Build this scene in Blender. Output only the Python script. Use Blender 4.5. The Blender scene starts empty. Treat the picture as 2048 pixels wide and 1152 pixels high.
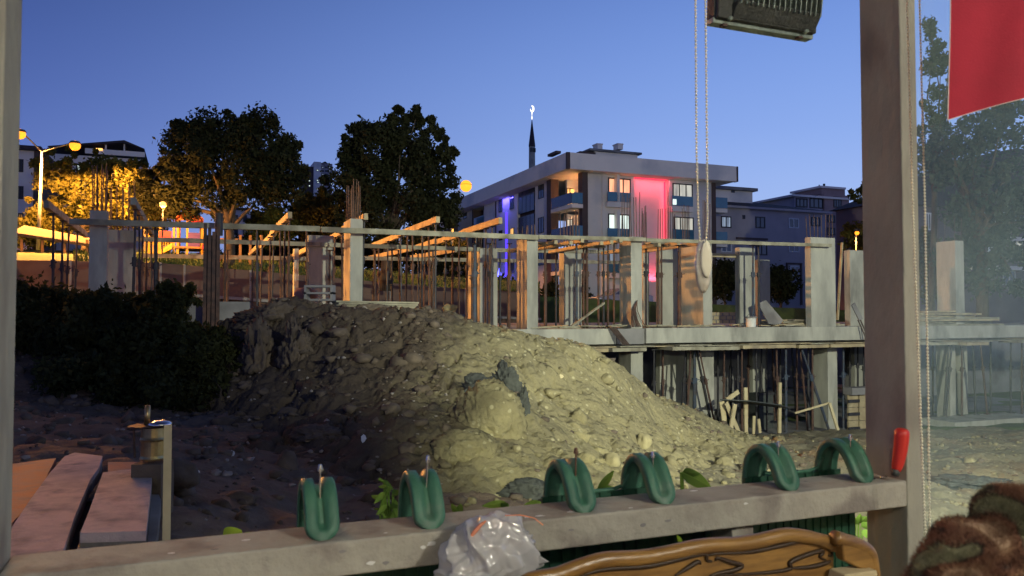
import bpy, math, random
import numpy as np
from mathutils import Vector, Matrix, noise
random.seed(7); RNG = np.random.default_rng(11)
C = bpy.context.scene.collection
S = bpy.context.scene
# ------------------------------------------------------------------ camera
F = 1580.0; PITCH = math.radians(1.885); EZ = 1.35
SP, CP = math.sin(PITCH), math.cos(PITCH)
cam = bpy.data.cameras.new("camera"); co = bpy.data.objects.new("camera", cam); C.objects.link(co)
cam.sensor_width = 36; cam.lens = 36*F/2048; cam.clip_start = 0.02; cam.clip_end = 2500
co.location = (0, 0, EZ); co.rotation_euler = (math.pi/2+PITCH, 0, 0)
cam.dof.use_dof = True; cam.dof.focus_distance = 25; cam.dof.aperture_fstop = 13
S.camera = co
S.view_settings.view_transform = 'Standard'; S.view_settings.look = 'None'
S.view_settings.gamma = 1; S.view_settings.exposure = 0.0; S.view_settings.use_curve_mapping = False
S.render.engine = 'CYCLES'
S.cycles.use_denoising = True
S.cycles.max_bounces = 6; S.cycles.transparent_max_bounces = 12
S.cycles.caustics_reflective = False; S.cycles.caustics_refractive = False
S.cycles.sample_clamp_indirect = 4
# ------------------------------------------------------------------ dusk sky
wd = bpy.data.worlds.new("World"); S.world = wd; wd.use_nodes = True
nt = wd.node_tree; N = nt.nodes; L = nt.links; N.clear()
wo = N.new('ShaderNodeOutputWorld'); bg = N.new('ShaderNodeBackground'); bg.inputs[1].default_value = 1.0
tc = N.new('ShaderNodeTexCoord'); sx = N.new('ShaderNodeSeparateXYZ'); L.new(tc.outputs['Generated'], sx.inputs[0])
def ramp(stops):
    r = N.new('ShaderNodeValToRGB'); r.color_ramp.interpolation = 'B_SPLINE'
    e = r.color_ramp.elements
    e[0].position = stops[0][0]; e[0].color = (*stops[0][1], 1)
    e[1].position = stops[-1][0]; e[1].color = (*stops[-1][1], 1)
    for p, c in stops[1:-1]:
        k = e.new(p); k.color = (*c, 1)
    return r
cool = ramp([(0, (.16,.20,.50)), (.12, (.115,.185,.53)), (.25, (.060,.11,.375)), (.40, (.030,.058,.215)), (.62, (.018,.028,.085)), (1, (.010,.013,.038))])
pale = ramp([(0, (.46,.56,.88)), (.10, (.40,.54,.90)), (.22, (.27,.43,.88)), (.40, (.14,.27,.72)), (.65, (.05,.08,.24)), (1, (.012,.018,.05))])
L.new(sx.outputs['Z'], cool.inputs[0]); L.new(sx.outputs['Z'], pale.inputs[0])
glow_dir = (math.sin(math.radians(48)), math.cos(math.radians(48)), 0)
dp = N.new('ShaderNodeVectorMath'); dp.operation = 'DOT_PRODUCT'; L.new(tc.outputs['Generated'], dp.inputs[0]); dp.inputs[1].default_value = glow_dir
mr = N.new('ShaderNodeMapRange'); mr.interpolation_type = 'SMOOTHSTEP'; mr.inputs[1].default_value = -.05; mr.inputs[2].default_value = 1.0
L.new(dp.outputs['Value'], mr.inputs[0])
mx = N.new('ShaderNodeMix'); mx.data_type = 'RGBA'
L.new(mr.outputs[0], mx.inputs[0]); L.new(cool.outputs[0], mx.inputs[6]); L.new(pale.outputs[0], mx.inputs[7])
L.new(mx.outputs[2], bg.inputs[0]); L.new(bg.outputs[0], wo.inputs[0])

# ------------------------------------------------------------------ picture to place
TH = math.radians(22.1)                       # the street grid: everything built here shares it
D2 = np.array([math.cos(TH), math.sin(TH)]); N2 = np.array([-math.sin(TH), math.cos(TH)])
D3 = Vector((*D2, 0)); N3 = Vector((*N2, 0)); UP = Vector((0,0,1))
def ratios(px, py):
    v = (576-py)/F; den = CP - v*SP
    return (px-1024)/F/den, (SP+v*CP)/den
def W(px, py, Y):
    a, b = ratios(px, py); return Vector((a*Y, Y, EZ+b*Y))
def G(px, py, z):                             # point of a sight line at height z over the deck
    a, b = ratios(px, py); Y = (z-EZ)/b; return Vector((a*Y, Y, z))
class Face:
    def __init__(s, O, t, m): s.O = np.array(O[:2], float); s.t = np.array(t, float); s.m = np.array(m, float)
    def pt(s, a, o, z):
        p = s.O + s.t*a + s.m*o; return Vector((p[0], p[1], z))
    def s_of(s, px, py=500, o=0):
        a, b = ratios(px, py); P = s.O + s.m*o
        return (a*P[1]-P[0])/(s.t[0]-a*s.t[1])
    def z_of(s, px, py, o=0):
        a, b = ratios(px, py); p = s.pt(s.s_of(px, py, o), o, 0); return EZ + b*p.y
    def rect(s, x0, x1, y0, y1, o=0):         # s0, s1, z0(bottom), z1(top)
        return s.s_of(x0, (y0+y1)/2, o), s.s_of(x1, (y0+y1)/2, o), s.z_of(x0, y1, o), s.z_of(x0, y0, o)

# ------------------------------------------------------------------ materials
def mat(name, c1, c2=None, scale=3.0, rough=.8, bump=.0, metal=0, bscale=None, stain=None, sscale=.7, spec=.4, stretch=None, detail=6, contrast=(.35,.65)):
    m = bpy.data.materials.new(name); m.use_nodes = True
    n = m.node_tree.nodes; l = m.node_tree.links; p = n['Principled BSDF']
    p.inputs['Roughness'].default_value = rough; p.inputs['Metallic'].default_value = metal
    p.inputs['Specular IOR Level'].default_value = spec
    t = n.new('ShaderNodeTexCoord'); src = t.outputs['Object']
    if stretch:
        mp = n.new('ShaderNodeMapping'); mp.inputs['Scale'].default_value = stretch; l.new(src, mp.inputs[0]); src = mp.outputs[0]
    if c2 is None: c2 = tuple(x*.75 for x in c1)
    nz = n.new('ShaderNodeTexNoise'); nz.inputs['Scale'].default_value = scale; nz.inputs['Detail'].default_value = detail; nz.inputs['Roughness'].default_value = .6
    l.new(src, nz.inputs['Vector'])
    r = n.new('ShaderNodeValToRGB'); r.color_ramp.elements[0].position = contrast[0]; r.color_ramp.elements[1].position = contrast[1]
    r.color_ramp.elements[0].color = (*c2,1); r.color_ramp.elements[1].color = (*c1,1)
    l.new(nz.outputs['Fac'], r.inputs[0]); out = r.outputs[0]
    if stain:
        n2 = n.new('ShaderNodeTexNoise'); n2.inputs['Scale'].default_value = sscale; n2.inputs['Detail'].default_value = 5
        l.new(src, n2.inputs['Vector'])
        r2 = n.new('ShaderNodeValToRGB'); r2.color_ramp.elements[0].position = .52; r2.color_ramp.elements[1].position = .68
        l.new(n2.outputs['Fac'], r2.inputs[0])
        mm = n.new('ShaderNodeMix'); mm.data_type = 'RGBA'; l.new(r2.outputs[0], mm.inputs[0]); l.new(out, mm.inputs[6]); mm.inputs[7].default_value = (*stain,1)
        out = mm.outputs[2]
    l.new(out, p.inputs['Base Color'])
    if bump:
        nb = n.new('ShaderNodeTexNoise'); nb.inputs['Scale'].default_value = bscale or scale*6; nb.inputs['Detail'].default_value = 8
        l.new(src, nb.inputs['Vector'])
        b = n.new('ShaderNodeBump'); b.inputs['Strength'].default_value = bump; b.inputs['Distance'].default_value = .02
        l.new(nb.outputs['Fac'], b.inputs['Height']); l.new(b.outputs[0], p.inputs['Normal'])
    return m
def emit(name, c, s):
    m = bpy.data.materials.new(name); m.use_nodes = True; p = m.node_tree.nodes['Principled BSDF']
    p.inputs['Base Color'].default_value = (*[min(1,x) for x in c],1); p.inputs['Emission Color'].default_value = (*c,1); p.inputs['Emission Strength'].default_value = s
    return m
def leafmat(name, c, c2, trans=.25):
    m = mat(name, c, c2, scale=1.2, rough=.75, spec=.12)
    n = m.node_tree.nodes; l = m.node_tree.links; p = n['Principled BSDF']; o = n['Material Output']
    tr = n.new('ShaderNodeBsdfTranslucent'); l.new(p.inputs['Base Color'].links[0].from_socket, tr.inputs[0])
    mi = n.new('ShaderNodeMixShader'); mi.inputs[0].default_value = trans
    l.new(p.outputs[0], mi.inputs[1]); l.new(tr.outputs[0], mi.inputs[2]); l.new(mi.outputs[0], o.inputs[0])
    return m
def litwin(name, c, s, dark=.25):             # a lit room seen through drawn curtains
    m = bpy.data.materials.new(name); m.use_nodes = True; n = m.node_tree.nodes; l = m.node_tree.links; p = n['Principled BSDF']
    t = n.new('ShaderNodeTexCoord'); mp = n.new('ShaderNodeMapping'); mp.inputs['Scale'].default_value = (1,1,.12); l.new(t.outputs['Object'], mp.inputs[0])
    nz = n.new('ShaderNodeTexNoise'); nz.inputs['Scale'].default_value = 2.4; nz.inputs['Detail'].default_value = 4; l.new(mp.outputs[0], nz.inputs[0])
    r = n.new('ShaderNodeValToRGB'); r.color_ramp.elements[0].position=.32; r.color_ramp.elements[1].position=.58
    r.color_ramp.elements[0].color = (*[x*dark for x in c],1); r.color_ramp.elements[1].color=(*c,1); l.new(nz.outputs['Fac'], r.inputs[0])
    l.new(r.outputs[0], p.inputs['Emission Color']); p.inputs['Emission Strength'].default_value = s
    p.inputs['Base Color'].default_value=(.3,.3,.3,1); p.inputs['Roughness'].default_value=.15
    return m
M = dict(
 concrete = mat('raw_concrete', (.41,.40,.35), (.29,.285,.255), 2.0, .9, .5, bscale=14, stain=(.21,.205,.185), sscale=1.7, stretch=(1,1,.35)),
 concrete_old = mat('weathered_concrete', (.26,.25,.25), (.18,.175,.18), 1.0, .95, .3, bscale=10, stain=(.12,.11,.11), sscale=.8),
 timber = mat('site_timber', (.42,.35,.22), (.27,.21,.13), 2.5, .85, .3, stretch=(1,1,1), bscale=20, stain=(.22,.18,.13), sscale=2.2),
 timber_grey = mat('grey_timber', (.36,.34,.26), (.2,.18,.13), 2.2, .9, .3, bscale=18, stain=(.14,.12,.09), sscale=2.),
 timber_pale = mat('pale_timber', (.55,.47,.29), (.42,.34,.2), 3, .8, .2),
 rust = mat('rusty_steel', (.105,.055,.04), (.05,.03,.026), 6, .75, .3, bscale=30, contrast=(.4,.6)),
 prop_dark = mat('dark_steel', (.055,.055,.065), (.03,.027,.03), 6, .6, .2, metal=.3),
 prop_blue = mat('blue_painted_steel', (.04,.07,.12), (.05,.04,.04), 5, .6, .2),
 rebar = mat('reinforcing_steel', (.10,.07,.06), (.05,.035,.03), 8, .8),
 white_wall = mat('white_render', (.88,.79,.72), (.81,.73,.67), .4, .9, .05, stain=(.60,.57,.57), sscale=.25),
 brown_wall = mat('brown_cladding', (.10,.065,.055), (.08,.05,.045), 1, .7),
 grey_wall = mat('grey_render', (.47,.41,.42), (.41,.36,.37), .5, .9, .05, stain=(.30,.28,.32), sscale=.2),
 pink_wall = mat('pinkish_render', (.36,.25,.24), (.31,.21,.2), .5, .9, .05),
 dark_wall = mat('dark_render', (.17,.13,.15), (.12,.095,.11), .5, .9),
 roof_dark = mat('dark_roof', (.06,.045,.05), (.04,.03,.035), 2, .8),
 frame_dark = mat('dark_window_frame', (.035,.03,.03), None, 2, .5),
 frame_white = mat('white_window_frame', (.7,.7,.72), None, 2, .5),
 pane = mat('dark_window_glass', (.05,.06,.08), (.03,.035,.05), .7, .06, spec=.9),
 glass_blue = mat('blue_glass_railing', (.10,.24,.32), (.06,.17,.25), .6, .12, spec=.8),
 glass_dark = mat('smoked_glass', (.045,.05,.055), (.02,.02,.025), .8, .15, spec=.8, stretch=(1,1,.3)),
 soil = None,
 grass = mat('park_grass', (.09,.13,.03), (.05,.075,.02), 2, .9, .6, bscale=8),
 bark = mat('bark', (.10,.075,.05), (.05,.037,.027), 5, .95, .6, bscale=14, stretch=(1,1,.3)),
 wall_brown = mat('park_wall_concrete', (.20,.13,.095), (.16,.10,.075), .8, .95, .2, stain=(.12,.08,.06), sscale=.5),
 steel_post = mat('painted_shelter_post', (.34,.335,.29), (.27,.265,.235), 7, .8, .3, bscale=40, stain=(.20,.18,.165), sscale=6, stretch=(1,1,.5), spec=.06),
 steel_rail = mat('painted_shelter_rail', (.39,.375,.33), (.30,.285,.25), 9, .8, .3, bscale=50, stain=(.22,.20,.185), sscale=12, spec=.06),
 green = mat('green_plastic', (.048,.150,.098), (.034,.112,.076), 14, .5, .12, bscale=90, spec=.4, stain=(.085,.15,.115), sscale=26),
 green_dark = mat('green_sheet', (.012,.07,.04), (.009,.05,.03), 6, .55, .05),
 bench = mat('varnished_wood', (.30,.165,.045), (.13,.062,.018), 9, .32, .08, stretch=(.25,2.5,7), spec=.6),
 bench_groove = mat('dark_stained_groove', (.035,.018,.008), None, 5, .5),
 red = mat('red_rubber', (.62,.04,.03), (.5,.03,.025), 6, .4),
 chrome = mat('bright_metal', (.75,.75,.73), (.6,.6,.6), 10, .25, metal=1),
 brass = mat('brassy_metal', (.55,.42,.18), (.28,.2,.1), 7, .32, metal=.9),
 rustbrown = mat('old_nail', (.16,.09,.06), None, 9, .6, metal=.4),
 bead = mat('ivory_plastic', (.82,.78,.62), (.74,.70,.55), 5, .35),
 black = mat('black_coated_metal', (.035,.04,.042), (.06,.066,.064), 14, .55, .4, bscale=50, contrast=(.4,.7)),
 flood_frame = mat('flood_frame', (.38,.45,.40), (.2,.25,.23), 18, .5, .2, metal=.5),
 flag = mat('red_cloth', (.34,.014,.036), (.27,.012,.03), 9, .85, .08, bscale=300),
 flag_hem = mat('white_cloth', (.7,.62,.6), None, 4, .9),
 white = mat('white_plastic', (.8,.8,.78), None, 5, .5),
 pinkboard = mat('pink_painted_board', (.50,.40,.375), (.31,.275,.27), 3.2, .85, .6, bscale=16, stain=(.20,.185,.20), sscale=4.5, contrast=(.36,.58)),
 orangeboard = mat('orange_painted_board', (.50,.19,.08), (.37,.21,.17), 4.5, .82, .35, bscale=22, stain=(.24,.19,.19), sscale=3.2),
 board_edge = mat('board_edge_wood', (.22,.2,.17), (.12,.11,.1), 9, .9, .3),
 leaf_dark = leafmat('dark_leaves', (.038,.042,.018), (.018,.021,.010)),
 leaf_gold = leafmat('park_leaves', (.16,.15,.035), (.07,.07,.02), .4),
 leaf_bush = leafmat('shrub_leaves', (.07,.075,.028), (.03,.036,.014), .35),
 leaf_pop = leafmat('poplar_leaves', (.075,.10,.07), (.04,.055,.04)),
 weed = leafmat('weed_leaves', (.16,.27,.05), (.09,.17,.03), .3),
 lime = leafmat('lime_leaf', (.40,.62,.06), (.30,.5,.05), .3),
 sodium = emit('sodium_lamp', (1,.33,.02), 2.0), sodium_soft = emit('sodium_lamp_far', (1,.5,.12), 2.2),
 tube = emit('led_tube', (1,.93,.82), 8), redled = emit('red_led', (1,.03,.09), 1.6), blueled = emit('blue_led', (.10,.05,1), 1.6),
 blueled_hot = emit('blue_led_bright', (.12,.12,1), 5), floodled = emit('flood_led', (.85,1,.75), 30), finial = emit('minaret_finial_light', (1,.93,.75), 1.6),
 yellowplay = mat('yellow_play_plastic', (.75,.42,.03), None, 3, .5), orangeplay = mat('orange_play_plastic', (.8,.20,.03), None, 3, .5),
 redplay = mat('red_play_plastic', (.7,.04,.05), None, 3, .5), purpleplay = mat('purple_play_plastic', (.16,.06,.25), None, 3, .5), woodplay = mat('play_wood', (.5,.25,.08), None, 3, .7),
)
WIN = dict(warm=litwin('peach_lit_room', (1,.42,.2), 1.4, .5), white=litwin('white_lit_room', (.78,.95,.85), 1.25, .5), dim=litwin('dim_lit_room', (.66,.64,.52), .85, .3),
           amber=litwin('amber_lit_room', (1,.5,.12), 1.6, .3), cool=litwin('cool_lit_room', (.55,.7,.9), .45, .3), dark=M['pane'])

# ------------------------------------------------------------------ mesh tools
class MB:
    def __init__(s): s.v = []; s.f = []
    def hexa(s, P):                            # 8 points: bottom 0-3, top 4-7
        b = len(s.v); s.v += [tuple(p) for p in P]
        s.f += [tuple(b+i for i in q) for q in ((0,3,2,1),(4,5,6,7),(0,1,5,4),(1,2,6,5),(2,3,7,6),(3,0,4,7))]; return s
    def box(s, c, sz, rz=0):
        c = Vector(c); r = Matrix.Rotation(rz, 3, 'Z'); x, y, z = sz[0]/2, sz[1]/2, sz[2]/2
        return s.hexa([c + r@Vector(q) for q in ((-x,-y,-z),(x,-y,-z),(x,y,-z),(-x,y,-z),(-x,-y,z),(x,-y,z),(x,y,z),(-x,y,z))])
    def fbox(s, Fc, s0, s1, o0, o1, z0, z1):
        return s.hexa([Fc.pt(a,o,z) for z in (z0,z1) for a,o in ((s0,o0),(s1,o0),(s1,o1),(s0,o1))])
    def beam(s, p, q, w, h, up=UP):
        p = Vector(p); q = Vector(q); t = (q-p).normalized(); sd = t.cross(up)
        if sd.length < 1e-4: sd = Vector((1,0,0))
        sd.normalize(); u = sd.cross(t)
        return s.hexa([e + sd*a*w/2 + u*b*h/2 for (e,a,b) in ((p,-1,-1),(p,1,-1),(q,1,-1),(q,-1,-1),(p,-1,1),(p,1,1),(q,1,1),(q,-1,1))])
    def cyl(s, p, q, r0, r1=None, n=8, cap=True):
        r1 = r0 if r1 is None else r1; p = Vector(p); q = Vector(q); t = (q-p).normalized()
        a = t.orthogonal().normalized(); c = t.cross(a); b = len(s.v)
        for e, r in ((p,r0),(q,r1)):
            for i in range(n):
                th = 2*math.pi*i/n; s.v.append(tuple(e + a*r*math.cos(th) + c*r*math.sin(th)))
        for i in range(n): j=(i+1)%n; s.f.append((b+i,b+j,b+n+j,b+n+i))
        if cap: s.f.append(tuple(b+i for i in reversed(range(n)))); s.f.append(tuple(b+n+i for i in range(n)))
        return s
    def tube(s, pts, rad, n=8):
        pts = [Vector(p) for p in pts]; b = len(s.v); k = len(pts)
        a = None
        for i, p in enumerate(pts):
            t = (pts[min(i+1,k-1)]-pts[max(i-1,0)]).normalized()
            if a is None: a = t.orthogonal().normalized()
            a = (a - t*a.dot(t)).normalized(); c = t.cross(a); r = rad(i/(k-1)) if callable(rad) else rad
            for j in range(n):
                th = 2*math.pi*j/n; s.v.append(tuple(p + a*r*math.cos(th) + c*r*math.sin(th)))
        for i in range(k-1):
            for j in range(n): jj=(j+1)%n; s.f.append((b+i*n+j,b+i*n+jj,b+(i+1)*n+jj,b+(i+1)*n+j))
        s.f.append(tuple(b+j for j in reversed(range(n)))); s.f.append(tuple(b+(k-1)*n+j for j in range(n)))
        return s
    def lathe(s, c, prof, n=16):
        c = Vector(c); b = len(s.v)
        for r, z in prof:
            for j in range(n):
                th = 2*math.pi*j/n; s.v.append((c.x+r*math.cos(th), c.y+r*math.sin(th), c.z+z))
        for i in range(len(prof)-1):
            for j in range(n): jj=(j+1)%n; s.f.append((b+i*n+j,b+i*n+jj,b+(i+1)*n+jj,b+(i+1)*n+j))
        s.f.append(tuple(b+j for j in reversed(range(n)))); s.f.append(tuple(b+(len(prof)-1)*n+j for j in range(n)))
        return s
    def prism(s, poly, off):                   # poly: coplanar 3D points, off: extrusion vector
        b = len(s.v); k = len(poly); off = Vector(off)
        s.v += [tuple(p) for p in poly] + [tuple(Vector(p)+off) for p in poly]
        s.f += [tuple(b+i for i in range(k)), tuple(b+k+i for i in reversed(range(k)))]
        s.f += [(b+i, b+k+i, b+k+(i+1)%k, b+(i+1)%k) for i in range(k)]; return s
    def build(s, name, m, parent=None, smooth=False, bevel=0, **props):
        me = bpy.data.meshes.new(name); o0 = Vector(parent.matrix_basis.translation) if parent is not None and parent.parent is None else Vector((0,0,0))
        if parent is not None and parent.parent is not None: o0 = Vector(parent.parent.location)
        me.from_pydata([tuple(Vector(v)-o0) for v in s.v], [], s.f); me.validate(); me.update()
        if m is not None: me.materials.append(m)
        return link(name, me, parent, smooth, bevel, **props)
def link(name, me, parent=None, smooth=False, bevel=0, **props):
    o = bpy.data.objects.new(name, me); C.objects.link(o)
    if parent is not None: o.parent = parent
    if smooth: me.polygons.foreach_set('use_smooth', [True]*len(me.polygons))
    if bevel:
        b = o.modifiers.new('bevel', 'BEVEL'); b.width = bevel; b.segments = 3; b.limit_method = 'ANGLE'
        b.harden_normals = False; me.polygons.foreach_set('use_smooth', [True]*len(me.polygons))
        w = o.modifiers.new('normals', 'WEIGHTED_NORMAL')
    for k, v in props.items(): o[k] = v
    return o
def tag(o, label, cat, group=None):
    o['label'] = label; o['category'] = cat
    if group: o['group'] = group
    return o
def thing(name, label, cat, loc=(0,0,0), group=None):
    o = bpy.data.objects.new(name, None); C.objects.link(o); o.location = loc; o.empty_display_size = .2
    return tag(o, label, cat, group)
def npmesh(name, V, Fq, m, parent=None, smooth=False, **props):
    me = bpy.data.meshes.new(name); V = np.asarray(V, np.float32); Fq = np.asarray(Fq, np.int32); k = Fq.shape[1]
    me.vertices.add(len(V)); me.vertices.foreach_set('co', V.ravel())
    me.loops.add(Fq.size); me.loops.foreach_set('vertex_index', Fq.ravel())
    me.polygons.add(len(Fq)); me.polygons.foreach_set('loop_start', np.arange(0, Fq.size, k, dtype=np.int32))
    me.update(calc_edges=True); me.materials.append(m)
    return link(name, me, parent, smooth, **props)
ORD = ['first','second','third','fourth','fifth','sixth','seventh','eighth','ninth','tenth','eleventh','twelfth','thirteenth','fourteenth','fifteenth','sixteenth','seventeenth','eighteenth','nineteenth','twentieth']

def hash3(ix, iy, iz):
    h = (ix*374761393 + iy*668265263 + iz*2147483647) & 0xffffffff
    h = ((h ^ (h >> 13))*1274126177) & 0xffffffff; h = h ^ (h >> 16)
    return (h & 0xffff)/65535.0
def vnoise(x, y, seed=0):
    ix = np.floor(x).astype(np.int64); iy = np.floor(y).astype(np.int64); fx = x-ix; fy = y-iy
    fx = fx*fx*(3-2*fx); fy = fy*fy*(3-2*fy); z = np.int64(seed)
    a = hash3(ix,iy,z); b = hash3(ix+1,iy,z); c = hash3(ix,iy+1,z); d = hash3(ix+1,iy+1,z)
    return (a*(1-fx)+b*fx)*(1-fy)+(c*(1-fx)+d*fx)*fy - .5
def clods(x, y, seed=0):                       # rounded lumps: 1 at a clod's middle, 0 between clods
    ix = np.floor(x).astype(np.int64); iy = np.floor(y).astype(np.int64); best = np.full(x.shape, 9.); hh = np.zeros(x.shape)
    for dx in (-1,0,1):
        for dy in (-1,0,1):
            cx = ix+dx; cy = iy+dy; jx = cx + hash3(cx,cy,np.int64(seed)); jy = cy + hash3(cx,cy,np.int64(seed+7))
            r = .35+.65*hash3(cx,cy,np.int64(seed+13)); d = np.hypot(x-jx, y-jy)/r
            k = d < best; best = np.where(k, d, best); hh = np.where(k, r, hh)
    return np.sqrt(np.clip(1-best**2, 0, 1))*hh
def rbf(pts):
    P = np.array([[p.x, p.y] for p in pts]); Z = np.array([p.z for p in pts]); n = len(P)
    def phi(r): return np.where(r > 1e-6, r*r*np.log(np.maximum(r,1e-6)), 0)
    A = np.zeros((n+3,n+3)); A[:n,:n] = phi(np.linalg.norm(P[:,None]-P[None],axis=2)) + np.eye(n)*.05
    A[:n,n] = 1; A[:n,n+1:] = P; A[n,:n] = 1; A[n+1:,:n] = P.T
    w = np.linalg.solve(A, np.concatenate([Z,[0,0,0]]))
    def f(x, y):
        x = np.asarray(x, float); y = np.asarray(y, float); o = w[n]+w[n+1]*x+w[n+2]*y
        for i in range(n): o = o + w[i]*phi(np.hypot(x-P[i,0], y-P[i,1]))
        return o
    return f

# ================================================================== lamps of the place
def lamp(name, kind, loc, color, power, **kw):
    d = bpy.data.lights.new(name, kind); d.color = color; d.energy = power
    for k, v in kw.items(): setattr(d, k, v)
    o = bpy.data.objects.new(name, d); C.objects.link(o); o.location = loc; return o
SOD = (1, .40, .08)

# ================================================================== ground
dl = lambda *a: [W(*q) for q in a]
ground_pts = dl((300,922,7.2),(60,900,7.4),(100,800,11),(350,830,11),(30,1010,5.6),(330,1090,4.9),(480,1040,6.2),(600,1000,7),(450,940,7.8),(450,860,10),(750,990,7.6),(900,1010,7.6),
  (1100,1015,8),(1280,1000,9),(1420,985,10.5),(1560,930,14),(1500,890,19.5),(1650,880,21),(1740,870,23),(1720,1060,8.6),(1900,885,20),(2040,880,21),(1920,960,14.5),(2000,1050,9.5),
  (250,700,14),(80,660,16),(400,690,16),(200,750,12.5))
ground_pts += [Vector((-14,17,EZ-.6)), Vector((-22,22,EZ-.2)), Vector((-14,8,EZ-1.3)), Vector((-6,3,EZ-2.0)), Vector((0,4,EZ-2.3)), Vector((5,5,EZ-2.9)), Vector((-2,20,EZ-3.3)), Vector((6,28,EZ-3.9)),
  Vector((18,28,EZ-3.75)), Vector((22,14,EZ-3.2)), Vector((-6,18.5,EZ-2.2)), Vector((30,30,EZ-3.75)), Vector((-30,6,EZ-1)), Vector((14,3,EZ-3)), Vector((1,20,EZ-3.6))]
fg = rbf(ground_pts)
def ground_z(x, y):
    x = np.asarray(x, float); y = np.asarray(y, float)
    near = np.clip(fg(np.clip(x,-26,30), np.clip(y,1,30)), EZ-3.95, EZ+.2)
    off = x*N2[0]+y*N2[1]                                  # how far behind the shelter, in the street grid
    park = EZ + 1.55 - .035*np.clip(x+14, 0, 60) + .0*off
    al = x*D2[0]+y*D2[1]
    kk = np.clip((off-(35.3+.4*np.clip(al,-12,14)))/.6, 0, 1)
    bed = np.where(off > 18.6, EZ-3.75, near)
    bed = np.where(al < -1.0, near, bed)
    return bed*(1-kk) + park*kk
def grid_mesh(name, x0, x1, y0, y1, step, fz, m, parent=None, **props):
    xs = np.arange(x0, x1+step/2, step); ys = np.arange(y0, y1+step/2, step); X, Y = np.meshgrid(xs, ys); Z = fz(X, Y)
    nx, ny = len(xs), len(ys); idx = np.arange(nx*ny).reshape(ny, nx)
    Fq = np.stack([idx[:-1,:-1], idx[:-1,1:], idx[1:,1:], idx[1:,:-1]], -1).reshape(-1,4)
    return npmesh(name, np.stack([X,Y,Z],-1).reshape(-1,3), Fq, m, parent, smooth=props.pop('smooth', True), **props)
def soilmat(name, c1, c2, c3, light, vs=9, brown=None):
    m = bpy.data.materials.new(name); m.use_nodes = True; n = m.node_tree.nodes; l = m.node_tree.links; p = n['Principled BSDF']
    p.inputs['Roughness'].default_value = .95; p.inputs['Specular IOR Level'].default_value = .2
    t = n.new('ShaderNodeTexCoord')
    def nz(sc, det=6): q = n.new('ShaderNodeTexNoise'); q.inputs['Scale'].default_value = sc; q.inputs['Detail'].default_value = det; q.inputs['Roughness'].default_value=.65; l.new(t.outputs['Object'], q.inputs[0]); return q
    def rp(src, a, b, ca, cb):
        r = n.new('ShaderNodeValToRGB'); r.color_ramp.elements[0].position=a; r.color_ramp.elements[1].position=b; r.color_ramp.elements[0].color=(*ca,1); r.color_ramp.elements[1].color=(*cb,1); l.new(src, r.inputs[0]); return r
    def mixc(f, a, b):
        q = n.new('ShaderNodeMix'); q.data_type='RGBA'; l.new(f, q.inputs[0]); l.new(a, q.inputs[6])
        if isinstance(b, tuple): q.inputs[7].default_value=(*b,1)
        else: l.new(b, q.inputs[7])
        return q.outputs[2]
    a = rp(nz(.55).outputs[0], .38, .62, c2, c1); fine = rp(nz(11, 8).outputs[0], .35, .7, (.0,)*3, (1,)*3)
    col = mixc(fine.outputs[0], a.outputs[0], c3)
    v = n.new('ShaderNodeTexVoronoi'); v.inputs['Scale'].default_value = vs; l.new(t.outputs['Object'], v.inputs[0])
    sv = n.new('ShaderNodeSeparateColor'); l.new(v.outputs['Color'], sv.inputs[0])
    pick = rp(sv.outputs[0], .80, .84, (0,)*3, (1,)*3); near = rp(v.outputs['Distance'], .25, .42, (1,)*3, (0,)*3)
    mm = n.new('ShaderNodeMath'); mm.operation='MULTIPLY'; l.new(pick.outputs[0], mm.inputs[0]); l.new(near.outputs[0], mm.inputs[1])
    col = mixc(mm.outputs[0], col, light)
    if brown:                                  # reddish topsoil plus painted shade towards the shrubs, clay elsewhere
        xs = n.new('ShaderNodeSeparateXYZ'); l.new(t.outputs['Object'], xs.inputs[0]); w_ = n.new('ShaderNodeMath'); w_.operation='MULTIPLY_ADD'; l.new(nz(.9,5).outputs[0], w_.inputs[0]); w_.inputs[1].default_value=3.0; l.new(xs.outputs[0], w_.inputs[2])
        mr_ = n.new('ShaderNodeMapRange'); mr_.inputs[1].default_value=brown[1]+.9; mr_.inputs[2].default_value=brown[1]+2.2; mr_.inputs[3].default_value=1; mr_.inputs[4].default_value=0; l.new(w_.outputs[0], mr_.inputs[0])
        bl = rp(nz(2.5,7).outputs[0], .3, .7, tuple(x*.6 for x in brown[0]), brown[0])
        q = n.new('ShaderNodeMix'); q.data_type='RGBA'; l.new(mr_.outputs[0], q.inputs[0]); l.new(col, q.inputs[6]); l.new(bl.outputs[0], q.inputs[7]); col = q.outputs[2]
    l.new(col, p.inputs['Base Color'])
    b = n.new('ShaderNodeBump'); b.inputs['Strength'].default_value=.9; b.inputs['Distance'].default_value=.05
    ad = n.new('ShaderNodeMath'); ad.operation='MULTIPLY_ADD'; l.new(nz(7,10).outputs[0], ad.inputs[0]); ad.inputs[1].default_value=1.7; ad.inputs[2].default_value=0
    l.new(ad.outputs[0], b.inputs['Height']); l.new(b.outputs[0], p.inputs['Normal'])
    return m
M['soil'] = soilmat('dark_soil', (.26,.23,.145), (.19,.165,.11), (.22,.195,.13), (.34,.30,.2), 9, brown=((.22,.165,.125), 1.0))
M['clay'] = soilmat('clay_soil', (.34,.295,.16), (.15,.13,.085), (.24,.21,.125), (.40,.36,.23), 14, brown=((.115,.088,.066), -.7))  # brown end also tinted dark to deepen the mound's shaded side
M['clod'] = mat('clay_clod', (.34,.295,.165), (.19,.165,.10), 3.5, .95, .5, bscale=18)
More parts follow.
